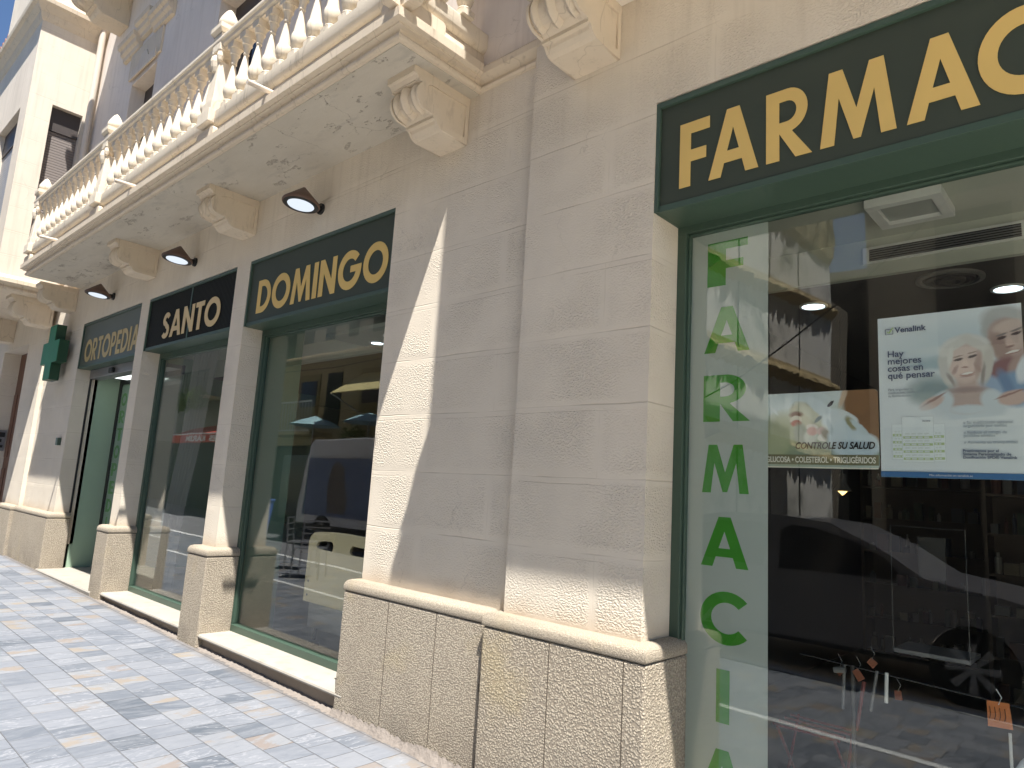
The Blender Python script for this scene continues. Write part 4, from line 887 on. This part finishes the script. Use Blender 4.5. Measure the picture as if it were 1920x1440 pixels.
P2 = thing('seniors_poster', (-.57, .27, 1.765), 'tall white and blue poster of a smiling older couple', 'poster')
x0, x1, z0, z1 = -.826, -.310, 1.765, 2.462
W1 = (.72,.78,.80)
b2 = [(-.50,2.30,.26,.10,0,(.56,.66,.70),.9), (-.60,2.24,.10,.03,0,(.38,.50,.55),.9), (-.66,2.20,.08,.02,0,(.66,.73,.75),.8), (-.62,2.13,.09,.055,0,(.25,.34,.36),.8), (-.60,2.30,.10,.015,0,(.62,.70,.72),.8), (-.65,2.09,.06,.03,0,(.34,.42,.42),.8),
  (-.36,2.40,.085,.055,-15,(.50,.51,.50),.35), (-.40,2.36,.045,.06,10,(.46,.47,.46),.4), (-.355,2.315,.068,.095,18,(.47,.36,.32),.2), (-.345,2.335,.05,.06,18,(.56,.44,.39),.5), (-.385,2.29,.03,.06,18,(.36,.26,.23),.6), (-.355,2.375,.05,.022,15,(.60,.49,.43),.5),
  (-.378,2.328,.017,.006,15,(.10,.07,.07),.5), (-.330,2.342,.017,.006,18,(.10,.07,.07),.5), (-.378,2.340,.02,.004,18,(.25,.22,.21),.6), (-.330,2.356,.02,.004,20,(.25,.22,.21),.6), (-.352,2.305,.013,.02,18,(.62,.48,.42),.6), (-.352,2.29,.014,.005,10,(.28,.18,.16),.7), (-.345,2.266,.027,.007,14,(.34,.20,.18),.5), (-.345,2.268,.023,.0045,14,(.74,.72,.68),.4),
  (-.365,2.19,.065,.06,20,(.24,.12,.13),.35), (-.33,2.21,.03,.05,-20,(.40,.29,.26),.5), (-.34,2.12,.075,.07,10,(.20,.33,.50),.3), (-.31,2.20,.025,.06,-15,(.66,.72,.76),.4), (-.42,2.13,.04,.05,30,(.30,.42,.58),.4), (-.37,2.14,.02,.06,20,(.14,.24,.40),.7),
  (-.50,2.26,.092,.095,0,(.62,.62,.58),.2), (-.572,2.21,.024,.07,12,(.58,.58,.55),.4), (-.432,2.22,.022,.075,-10,(.55,.54,.50),.4), (-.55,2.31,.05,.03,35,(.72,.72,.69),.6), (-.47,2.33,.05,.02,-20,(.70,.70,.67),.6), (-.445,2.185,.007,.045,-6,(.30,.27,.26),.8), (-.556,2.17,.007,.03,25,(.34,.31,.30),.8),
  (-.50,2.06,.13,.07,0,(.60,.68,.72),.4), (-.50,2.10,.075,.045,0,(.47,.38,.35),.7), (-.50,2.15,.04,.05,0,(.50,.39,.35),.6), (-.50,2.125,.06,.012,0,(.34,.26,.25),.8), (-.505,2.06,.07,.03,0,(.48,.38,.35),.6), (-.592,2.07,.038,.055,-25,(.58,.66,.70),.35), (-.415,2.07,.038,.055,25,(.58,.66,.70),.35), (-.50,2.045,.07,.018,0,(.60,.68,.72),.5),
  (-.502,2.235,.056,.082,-4,(.62,.50,.45),.22), (-.51,2.215,.045,.035,0,(.70,.56,.50),.7), (-.515,2.285,.045,.022,5,(.66,.55,.50),.6), (-.46,2.23,.012,.055,-6,(.44,.33,.30),.8),
  (-.528,2.252,.016,.0055,8,(.10,.08,.08),.5), (-.478,2.262,.016,.0055,14,(.10,.08,.08),.5), (-.528,2.266,.018,.003,10,(.35,.28,.25),.6), (-.478,2.277,.018,.003,14,(.35,.28,.25),.6), (-.505,2.232,.011,.018,0,(.74,.60,.53),.6), (-.506,2.218,.013,.004,6,(.38,.25,.22),.7),
  (-.500,2.190,.026,.0075,9,(.40,.22,.20),.5), (-.500,2.1925,.022,.0045,9,(.78,.76,.72),.4), (-.500,2.182,.024,.004,9,(.42,.29,.26),.8), (-.54,2.21,.008,.02,-25,(.46,.33,.30),.8), (-.463,2.215,.008,.02,25,(.42,.30,.27),.8),
  (-.535,2.315,.06,.016,30,(.66,.66,.62),.5), (-.47,2.318,.05,.018,-35,(.64,.63,.59),.5), (-.555,2.27,.010,.045,-8,(.70,.70,.66),.6),
  (-.63,2.075,.05,.022,28,(.60,.47,.42),.3), (-.62,2.09,.05,.005,32,(.34,.22,.20),.6), (-.35,2.085,.05,.03,10,(.56,.42,.37),.3), (-.36,2.10,.05,.004,20,(.32,.20,.18),.6),
  (-.35,1.88,.50,.135,0,W1,.06), (-.80,1.88,.25,.22,0,W1,.3)]
build(bxy(x0, x1, yb, yb+.003, z0, z1), 'card', print_mat('printed_couple', W1, b2), P2)
for cx_, cz_, w_, h_, k in ((-.745,1.915,.070,.15,1), (-.62,1.91,.070,.155,1), (-.683,1.925,.115,.19,3)):
    flat(P2, 'pill_card_edge', cx_-w_/2-.0012, cx_+w_/2+.0012, cz_-h_/2-.0012, cz_+h_/2+.0012, (.40,.45,.46), k)
    pc_ = flat(P2, 'pill_card', cx_-w_/2, cx_+w_/2, cz_-h_/2, cz_+h_/2, (.60,.65,.66), k+1)
    gr = MB()
    for i in range(4):
        zz = cz_-h_/2+.008+i*.030; gr.box(cx_-w_/2+.003, cx_+w_/2-.003, yb-.0006*(k+2)-.0002, yb-.0006*(k+2), zz, zz+.010)
    build(gr, 'green_rows', pcol('green_row', (.36,.46,.24)), P2)
    gr = MB()
    for i in range(8):
        for q_ in range(4):
            zz = cz_-h_/2+.010+i*.015; xx = cx_-w_/2+.010+q_*(w_-.02)/4; gr.box(xx, xx+(w_-.03)/4*.85, yb-.0006*(k+3)-.0002, yb-.0006*(k+3), zz, zz+.006)
    build(gr, 'pill_boxes', pcol('pill_box', (.52,.57,.56)), P2)
flat(P2, 'blue_band', x0, x1, z0, z0+.024, (.035,.12,.27), 5)
navy = pcol('navy', (.05,.07,.13)); greyt = pcol('greytext', (.22,.26,.30)); yt = yb-.0055
ck_ = MB()
for a_ in (((-.795,2.385),(-.765,2.385)),((-.765,2.385),(-.765,2.403)),((-.795,2.385),(-.795,2.408)),((-.795,2.408),(-.772,2.408))): ck_.tube([(a_[0][0],yt,a_[0][1]),(a_[1][0],yt,a_[1][1])], .0012, 6)
build(ck_, 'logo_box', navy, P2); build(MB().tube([(-.788,yt,2.398),(-.781,yt,2.391),(-.765,yt,2.414)], .0018, 6), 'logo_tick', pcol('tick', (.35,.50,.10)), P2)
text_to('Venalink', 'lettering', navy, -.757, 2.390, .034, yt, P2, bold=.0008); text_to('Hay\nmejores\ncosas en\nqu\u00e9 pensar', 'lettering', navy, -.790, 2.283, .040, yt, P2, bold=.0005, line=.80)
text_to('Para organizar su\nmedicaci\u00f3n, conf\u00eda en\ntu farmac\u00e9utico', 'lettering', greyt, -.790, 2.135, .014, yt, P2); text_to('Venalink', 'lettering', navy, -.665, 1.998, .009, yt, P2)
text_to('\u00bb Su medicaci\u00f3n semanal\norganizada por tomas\n\n\u00bb Reduce el riesgo de\nposibles olvidos\n\n\u00bb Aumenta su tranquilidad', 'lettering', greyt, -.520, 1.985, .0165, yt, P2, line=.80)
text_to('Preg\u00fantenos por el\nSistema Personalizado de\nDosificaci\u00f3n SPD\u00ae Venalink', 'lettering', navy, -.525, 1.872, .0155, yt, P2, bold=.0003, line=.85)
text_to('M\u00e1s informaci\u00f3n en venalink.es', 'lettering', M['white'], -.57, z0+.008, .012, yt, P2, align='CENTER')
t = thing('offer_leaflet', (-.33, .8, 1.0), 'pale leaflet reading OFERTA hanging at the right edge', 'leaflet')
build(MB().prism([(-.375,1.40),(-.2,1.42),(-.2,1.14),(-.335,1.15)], 'y', .60, .602), 'sheet', pcol('leaflet', (.30,.33,.29)), t); text_to('OFERTA\nMEL\u00d3\n4,95', 'lettering', greyt, -.365, 1.365, .028, .598, t, line=1.3)
t = thing('acrylic_case', (-.75, 1.2, 1.0), 'clear acrylic display case in the middle of the dark shop window', 'display case')
ca = MB()
for q_ in ((-1.05,1.3),(-.70,1.3)): ca.tube([(q_[0],1.3,.9),(q_[0],1.3,1.55)], .0018, 6)
ca.tube([(-1.05,1.3,1.55),(-.70,1.3,1.55)], .0018, 6); build(ca, 'edges', simple('dim_edge', (.07,.07,.07), .3), t); build(bxy(-.93,-.80,1.35,1.36,1.28,1.50), 'picture', simple('dim_card', (.035,.034,.032), .6), t); build(bxy(-1.05,-.70,1.3,1.6,.88,.90), 'base', M['grey'], t)

# ================================================================== ACROSS THE STREET (seen mirrored in the panes)
def old_wall():
    t = NT('stained_concrete'); p = t.pos(); x, y, z = t.sep(p)
    c = t.mix(t.noise(p, 1.4, 5), (.62,.59,.54), (.86,.83,.77))
    st = t.noise(t.comb(t.math('MULTIPLY', x, 9), y, t.math('MULTIPLY', z, .8)), 1, 5, .7); c = t.mix(t.ramp(st, [(.5,0.0),(.66,.85)]), c, (.13,.14,.12))
    return t.pbr(c, .9, t.bump(t.math('MULTIPLY', t.noise(p, 25, 4), .01)))
ow = old_wall(); ledge = simple('crumbling_ledge', (.46,.36,.20), .95, var=.4, vs=6, bump=.05, bs=9)
t = thing('derelict_house', (-8, -10, 0), 'stained old house side with broken ledges and rubble top, mirrored in the poster window', 'building')
WX, WY0, WY1 = -5.6, -7.6, -14.3
build(bxy(-12.4, WX, WY1, WY0, 0, 8.6), 'wall', ow, t)
def ledge_strip(z0, z1, d0, seed, hh=.12, top=False):
    rr_ = random.Random(seed); vs, fs = [], []; n_ = 90
    for i in range(n_+1):
        y = WY0+(WY1-WY0)*i/n_; z = z0+(z1-z0)*i/n_; d_ = d0+rr_.uniform(-.06,.07)
        if top: vs += [(WX,y,z+rr_.uniform(-.06,.04)),(WX+.10+rr_.uniform(-.05,.08),y,z+.12),(WX+.14+rr_.uniform(-.1,.08),y,z+.7+rr_.uniform(-.1,.1)),(WX+.05+rr_.uniform(-.1,.1),y,z+1.4),(WX-.5,y,z+1.9+rr_.uniform(-.2,.2))]
        else: vs += [(WX,y,z-hh+rr_.uniform(-.05,.03)),(WX+d_,y,z-.02+rr_.uniform(-.03,.03)),(WX+d_*.8,y,z+.06+rr_.uniform(-.03,.03)),(WX+.01,y,z+hh*.9+rr_.uniform(-.02,.06)),(WX,y,z+hh+.1)]
    for i in range(n_):
        for k in range(4): fs.append((5*i+k,5*i+5+k,5*i+6+k,5*i+1+k))
    return MB().add(vs, fs)
for q_, (za, zb) in enumerate(((6.0, 6.55), (4.42, 4.62), (2.9, 2.85))): build(ledge_strip(za, zb, .22, q_, .16), 'ledge', ledge, t)
build(ledge_strip(7.6, 7.85, .1, 9, top=True), 'rubble_top', simple('yellow_rubble', (.42,.34,.17), .95, var=.35, vs=5, bump=.07, bs=7), t)
for y in (-8.9, -10.4, -12.1): build(bxy(WX, WX+.012, y-.02, y+.02, 0, 7.5), 'panel_joint', M['black'], t)
mesh_m = NT('wire_mesh'); x_, y_, z_ = mesh_m.sep(mesh_m.pos())
a1 = mesh_m.math('FRACT', mesh_m.math('MULTIPLY', mesh_m.math('ADD', y_, z_), 6)); a2 = mesh_m.math('FRACT', mesh_m.math('MULTIPLY', mesh_m.math('SUBTRACT', y_, z_), 6)); mk = mesh_m.math('MAXIMUM', mesh_m.ramp(a1, [(.78,0.0),(.82,1.0)]), mesh_m.ramp(a2, [(.78,0.0),(.82,1.0)]))
M['mesh'] = mesh_m.pbr(mesh_m.mix(mk, (.05,.045,.04), (.34,.28,.20)), .8)
t = thing('lattice_house', (-6, -15, 0), 'low house side clad in diamond lattice beyond the derelict house', 'building')
build(bxy(-8, WX, -15.6, -14.31, 0, 6.9), 'wall', M['mesh'], t)
t = thing('back_house', (-6, -18, 0), 'low dark house far behind the lattice clad wall', 'building')
build(bxy(-9, -3, -20, -16.6, 0, 8.2), 'wall', simple('far_dark_render', (.07,.065,.06), .9), t); build(bxy(-9.1, -2.9, -20.1, -16.5, 8.2, 8.4), 'cornice', M['trim'], t)
t = thing('corner_house', (1, -9, 0), 'tall beige corner house across the street with dark lower storeys', 'building')
build(bxy(-3.2, 7, -13, -8.6, 0, 9.0), 'wall', simple('far_beige', (.34,.31,.25), .9), t); build(bxy(-3.3, 7.1, -13.1, -8.5, 9.0, 9.3), 'cornice', M['trim'], t)
for x in (-2.2, 0, 2.2): build(bxy(x, x+1, -8.6, -8.55, 4.2, 6.4), 'window', M['darkglass'], t)
build(bxy(-3.0, 6.5, -8.6, -8.56, .2, 3.0), 'shopfront', simple('dark_front', (.03,.025,.022), .6), t)
far = simple('ochre_render', (.52,.44,.25), .9); fdark = simple('dark_shopfront', (.03,.025,.022), .6)
t = thing('balcony_house', (-18, -8, 0), 'low ochre house across the street with tiled eave and railed balcony', 'building')
build(bxy(-21.5, -12.5, -9.5, -8, 2.7, 5.3), 'upper_wall', far, t); build(bxy(-21.5, -12.5, -9.5, -8.3, 0, 2.7), 'shopfront', fdark, t); build(bxy(-21.5, -12.5, -11, -8.6, 5.4, 9.0), 'back_storey', M['wall_bay'], t)
ev = MB()
for i in range(60):
    xx = -21.5+9*i/60; ev.prism([(xx,5.33),(xx+.02,5.40),(xx+.075,5.44),(xx+.13,5.40),(xx+.15,5.33)], 'y', -8.0, -7.6)
build(ev, 'tiled_eave', simple('eave_tile', (.42,.30,.18), .9), t)
for x in (-19.8, -16.5): 
    w_ = build(bxy(x, x+1.1, -8.0, -7.95, 2.9, 4.9), 'window', simple('olive_shutter', (.32,.27,.12), .7), t); build(bxy(x+.12, x+.98, -7.95, -7.94, 3.9, 4.7), 'pane', M['darkglass'], w_)
t2 = thing('balcony_railing', (-19.3, -7.6, 3.0), 'white barred balcony railing reflected in the bed headboard window', 'railing')
rb = MB().box(-20.5,-17.9,-7.30,-7.26,3.92,3.97).box(-20.5,-17.9,-7.30,-7.26,3.06,3.10)
for i in range(17): rb.box(-20.5+i*.1615,-20.485+i*.1615,-7.29,-7.27,3.1,3.92)
build(rb, 'bars', M['white'], t2); build(bxy(-20.6,-17.8,-8.0,-7.24,2.95,3.05), 'ledge', far, t2)
t = thing('cream_awning', (-15, -7.5, 4.4), 'cream fold-out awning above the far shop', 'awning')
build(MB().add([(-16.4,-7.95,4.75),(-14.2,-7.95,4.75),(-14.2,-6.9,4.05),(-16.4,-6.9,4.05),(-16.4,-7.95,4.72),(-14.2,-7.95,4.72),(-14.2,-6.9,4.02),(-16.4,-6.9,4.02)],[(0,1,2,3),(4,7,6,5),(0,4,5,1),(2,6,7,3),(0,3,7,4),(1,5,6,2)]), 'cloth', simple('cream_canvas', (.85,.74,.36), .8), t)
build(MB().tube([(-16.4,-7.95,3.6),(-16.4,-6.9,4.04)], .02, 6).tube([(-14.2,-7.95,3.6),(-14.2,-6.9,4.04)], .02, 6), 'arm', M['white'], t)
t = thing('plant_house', (-27, -8, 0), 'dark fronted house across the street with plant-filled balcony', 'building')
build(bxy(-34, -21.5, -10, -8, 3.0, 8.5), 'upper_wall', simple('far_grey_render', (.28,.26,.23), .9), t); build(bxy(-34, -21.5, -10, -8.2, 0, 3.0), 'shopfront', fdark, t)
rb = MB()
for i in range(20): rb.box(-28.2+i*.14,-28.185+i*.14,-7.45,-7.43,4.55,5.5)
rb.box(-28.3,-25.4,-7.46,-7.42,5.48,5.53); build(rb, 'balcony_bars', M['black'], t); build(bxy(-28.3,-25.4,-8,-7.4,4.42,4.52), 'balcony_floor', far, t)
def leafball(cx_, cy_, cz_, r, n_, seed, sz=.05):
    g = MB(); rr_ = random.Random(seed)
    for i in range(n_):
        v = Vector((rr_.gauss(0,1),rr_.gauss(0,1),rr_.gauss(0,.7))).normalized()*r*rr_.random()**.4; c_ = Vector((cx_,cy_,cz_))+v
        a_ = Vector((rr_.uniform(-1,1),rr_.uniform(-1,1),rr_.uniform(-1,1))).normalized()*sz; b2 = a_.cross(Vector((rr_.uniform(-1,1),rr_.uniform(-1,1),rr_.uniform(-1,1)))).normalized()*sz*.5
        g.add([c_-a_, c_+b2, c_+a_, c_-b2], [(0,1,2,3)])
    return g
leaf = simple('leaf_green', (.12,.19,.03), .6, var=.5, vs=4)
for i, (x, z, r) in enumerate(((-27.8,4.3,.5),(-26.9,4.35,.45),(-25.8,4.4,.45))):
    tag(build(leafball(x,-7.3,z,r,420,i,.07), 'balcony_plant', leaf), ['bushy green plant at the left of the far balcony','trailing green plant at the middle of the far balcony','green plant at the right end of the far balcony'][i], 'plant', 'plants hanging from the far balcony')
t = thing('red_awning', (-24, -7, 2.8), 'red shop awning with white letters, reflected in the curtained window', 'awning')
redm = simple('red_canvas', (.55,.07,.05), .7)
build(MB().add([(-26,-8,3.45),(-21.6,-8,3.45),(-21.6,-6.55,2.97),(-26,-6.55,2.97)],[(0,1,2,3)]).box(-26,-21.6,-6.56,-6.54,2.66,2.95), 'cloth', redm, t); build(bxy(-26,-21.6,-6.57,-6.53,2.94,2.985), 'front_bar', M['white'], t)
o = text_to('ES  KARIM', 'lettering', simple('awning_letter_white', (.85,.85,.82), .6), 0, 0, .25, 0, t, bold=.009, xs=2.05)
o.location = Vector((-22.2,-6.52,2.71))-woff(t); o.data.transform(Matrix.Translation(woff(t))); o.data.transform(Matrix.Rotation(PI,4,'Z')); 

tag(build(MB().tube([(-5.25,-6.5,3.2),(-4.6,-6.5,3.5),(-3.9,-6.5,3.95),(-3.1,-6.5,4.5),(-2.38,-6.5,5.1),(-1.5,-6.5,5.9)], .012, 6), 'overhead_cable', M['black']), 'black overhead cable crossing the mirrored derelict wall', 'cable')
tag(build(MB().tube([(-24,-6.6,4.9),(-20,-6.6,4.72),(-16,-6.6,4.65),(-12.5,-6.6,4.75)], .012, 6), 'overhead_cable', M['black']), 'black overhead cable along the mirrored balcony house', 'cable')
dk = simple('dark_shutter_green', (.03,.045,.03), .7)
hb_ = bpy.data.objects['balcony_house']
for x in (-18.3, -15.0, -13.7): build(bxy(x, x+.75, -8.0, -7.96, 3.2, 4.9), 'shutter', dk, hb_)
for x in (-20.9, -18.6, -15.5): build(bxy(x, x+1.5, -8.3, -8.25, .4, 2.4), 'shop_window', M['darkglass'], hb_)
for i in range(7): build(bxy(-20.9+i*1.3, -20.4+i*1.3, -8.6, -8.55, 6.2, 7.6), 'upper_window', M['darkglass'], hb_)
for i, (x, z, lab) in enumerate(((-13.9, 3.25, 'potted green plant on the mirrored facade right of the awning'), (-16.2, 2.9, 'leafy green plant below the mirrored cream awning'))):
    tag(build(leafball(x,-7.6,z,.38,260,20+i,.06), 'balcony_plant', leaf), lab, 'plant')
for i, (x, q_) in enumerate(((-17.2, 0), (-14.6, 1))):
    t = thing('terrace_parasol', (x, -6.9, .2), ['pale blue terrace parasol left of the mirrored awning', 'pale blue terrace parasol below the mirrored awning'][q_], 'parasol')
    build(MB().lathe([(.75,-.0),(.4,.16),(.0,.30)], 8, (x,-7.0,3.15), cap=False), 'canopy', simple('pale_blue_canvas', (.40,.62,.68), .7), t); build(MB().tube([(x,-7.0,.2),(x,-7.0,3.42)], .025, 8), 'pole', M['grey'], t)
# parked van
vw = simple('van_white', (.80,.82,.86), .25, coat=.6); 
van = thing('parked_van', (-13, -6.4, .16), 'high white delivery van with faded woman print, seen mirrored in the bed headboard window', 'van')
def car_body(prof, x0, y0, y1, z0, tuck=.09):
    # side profile (x,z) closed, with narrower top
    o = MB(); zs = max(p[1] for p in prof)
    def yy(z, side):
        k = max(0, (z-.95)/(zs-.95))*tuck; return (y1-k) if side else (y0+k)
    n_ = len(prof); vs = [(x0+p[0], yy(p[1], 0), z0+p[1]) for p in prof] + [(x0+p[0], yy(p[1], 1), z0+p[1]) for p in prof]
    o.add(vs, [tuple(range(n_)), tuple(range(n_, 2*n_))[::-1]] + [(i, i+n_, (i+1) % n_+n_, (i+1) % n_) for i in range(n_)]); return o
def wheelarch(cx_, r, a0=180, a1=0, n_=10): return [(cx_+r*math.cos(math.radians(a0+(a1-a0)*i/n_)), .30+r*math.sin(math.radians(a0+(a1-a0)*i/n_))) for i in range(n_+1)]
prof_ = [(0,.35),(.0,.9),(.12,1.9),(.22,2.36),(.4,2.45),(3.9,2.47),(4.3,2.3),(4.75,1.45),(5.3,1.15),(5.45,.8),(5.45,.32)] + wheelarch(4.6,.38,0,180)[::1] + wheelarch(1.1,.38,0,180) 
build(car_body(prof_, -15.2, -7.4, -5.55, .16), 'body', vw, van, bevel=.03)
for x in (-14.1, -10.6): 
    wl = build(MB().tube([(x,-5.78,.49),(x,-5.56,.49)], .33, 24), 'wheel', M['black'], van, smooth=40); build(MB().tube([(x,-5.57,.49),(x,-5.545,.49)], .19, 20), 'rim', M['grey'], wl)
bl = simple('van_blue_print', (.16,.22,.38), .4); hr = simple('van_brown_print', (.16,.13,.12), .4)
build(MB().prism([(-14.95,.62+.2),(-12.2,.62+.2),(-12.2,2.15),(-14.85,2.15)], 'y', -5.549, -5.546), 'side_print', bl, van)
build(MB().prism([(-13.9,.9),(-13.2,.9),(-13.15,1.3),(-13.3,1.5),(-13.35,1.95),(-13.6,2.1),(-13.85,1.95),(-13.95,1.5)], 'y', -5.546, -5.543), 'figure_print', hr, van)
build(bxy(-15.15,-9.8,-5.56,-5.53,.50,.62), 'bumper_strip', M['black'], van); build(bxy(-11.9,-11.0,-5.552,-5.547,1.3,2.1), 'window', M['darkglass'], van)
# parked dark car
cm = simple('dark_grey_car_paint', (.17,.17,.19), .3, metal=.2, coat=.6)
car = thing('parked_car', (-2.4, -4.6, .03), 'dark grey parked car mirrored in the poster window', 'car')
cp = [(0,.40),(-.02,.75),(.05,1.0),(.25,1.25),(.55,1.44),(1.0,1.51),(1.6,1.52),(2.1,1.47),(2.55,1.27),(2.95,1.02),(3.55,.93),(4.0,.82),(4.15,.62),(4.15,.36),(4.0,.22)] + wheelarch(3.30,.36,0,180) + wheelarch(.75,.36,0,180) + [(.2,.24)]
CX, CYN = -4.48, -3.86
build(car_body(cp, CX, -5.55, CYN, .03, .12), 'body', cm, car, smooth=35)
for x in (CX+.75, CX+3.30):
    wl = build(MB().tube([(x,CYN-.22,.33),(x,CYN-.012,.33)], .345, 28), 'wheel', M['black'], car, smooth=40)
    rm = MB().tube([(x,CYN-.02,.33),(x,CYN+.0,.33)], .06, 14)
    for i in range(8):
        a_ = 2*PI*i/8; c_, s_ = math.cos(a_), math.sin(a_); rm.add([(x+.05*c_-.02*s_,CYN,.33+.05*s_+.02*c_),(x+.05*c_+.02*s_,CYN,.33+.05*s_-.02*c_),(x+.21*c_+.035*s_,CYN-.005,.33+.21*s_-.035*c_),(x+.21*c_-.035*s_,CYN-.005,.33+.21*s_+.035*c_)],[(0,1,2,3)])
    rm.lathe([(0,0)],3) if False else None
    build(rm, 'rim', M['grey'], wl)
wy = lambda z: CYN-.12*(z-.95)/(.57)+.006
def carwin(pts): return MB().add([(CX+a_, wy(b_), .03+b_) for a_, b_ in pts]+[(CX+a_, wy(b_)-.01, .03+b_) for a_, b_ in pts], [tuple(range(len(pts))), tuple(range(len(pts),2*len(pts)))[::-1]])
build(carwin([(1.62,.97),(2.80,.98),(2.62,1.17),(2.35,1.30),(2.0,1.40),(1.72,1.43),(1.60,1.36)]), 'side_window', M['darkglass'], car)
build(carwin([(.42,1.02),(1.45,.98),(1.48,1.36),(1.38,1.43),(.95,1.42),(.60,1.34)]), 'side_window', M['darkglass'], car)
build(MB().tube([(CX+2.78,CYN-.02,1.02),(CX+2.80,CYN+.10,1.04)], .06, 12), 'door_mirror', cm, car, smooth=50); build(bxy(CX+.5,CX+3.0,CYN-.002,CYN+.008,.30,.34), 'sill_strip', M['black'], car)

# terrace furniture on the street side
def cafe_chair(x, y, rz, mat, lab, nm='cafe_chair'):
    t = thing(nm, (x, y, GZ(x)), lab, 'chair', 'metal terrace chairs in the street')
    build(MB().box(-.2,.2,-.2,.2,.44,.46), 'seat', mat, t, local=True, bevel=.01)
    g = MB().tube([(-.2,.2,.45),(-.2,.24,.85),(.2,.24,.85),(.2,.2,.45)], .013, 8)
    for i in range(3): g.tube([(-.2,.225,.55+.1*i),(.2,.225,.55+.1*i)], .009, 6)
    build(g, 'backrest', mat, t, local=True)
    for sx in (-.19,.19):
        for sy in (-.19,.19): build(MB().tube([(sx,sy,.45),(sx*1.15,sy*1.15,0)], .012, 8), 'leg', mat, t, local=True)
    t.rotation_euler = (0,0,rz)
chrome = simple('chair_metal', (.5,.5,.52), .3, metal=.8)

cafe_chair(-10.6, -3.0, .8, chrome, 'silver metal terrace chair mirrored in the curtained window'); cafe_chair(-9.7, -2.6, 2.4, chrome, 'silver metal terrace chair nearest the bed headboard glass')
t = thing('wheelie_bin', (-13.2, -3.4, .16), 'blue plastic wheeled bin mirrored in the curtained window', 'bin')
build(MB().add([(-13.4,-3.6,.2),(-13.0,-3.6,.2),(-13.0,-3.25,.2),(-13.4,-3.25,.2),(-13.48,-3.68,1.15),(-12.92,-3.68,1.15),(-12.92,-3.15,1.15),(-13.48,-3.15,1.15)],[(0,3,2,1),(4,5,6,7),(0,1,5,4),(1,2,6,5),(2,3,7,6),(3,0,4,7)]), 'body', simple('blue_plastic', (.06,.14,.50), .4), t, bevel=.02)
build(bxy(-13.5,-12.9,-3.7,-3.12,1.15,1.20), 'lid', simple('blue_lid', (.05,.12,.42), .4), t, bevel=.015)

# ---------- far end of our own street side
t = thing('tiled_neighbour_house', (-22, 1, 0), 'neighbouring house with brown tiled eave beyond the projecting bay', 'building')
build(bxy(-32, -16.0, .0, 3, 4.4, 10.8), 'wall', M['wall_bay'], t)
ev = MB()
for i in range(70): 
    xx = -32+16*i/70; ev.add([(xx,-.7,10.72),(xx+.10,-.7,10.84),(xx+.2,-.7,10.72),(xx,3,11.4),(xx+.10,3,11.52),(xx+.2,3,11.4)],[(0,1,4,3),(1,2,5,4),(0,2,1)])
build(ev, 'tiled_roof', simple('roof_tile', (.30,.13,.08), .9, var=.4, vs=9), t)
# hidden back volume of the building so light cannot leak in
struct('building_core', MB().box(-24, 3.2, .31, 7.2, 4.36, 12.9).box(-24, -13.0, .31, 7.2, 0, 4.36).box(3.0, 3.2, .31, 7.2, 0, 4.36).box(-24, 3.2, 7.0, 7.2, 0, 4.36), M['wall_smooth'])

bpy.data.scenes.remove(TS)
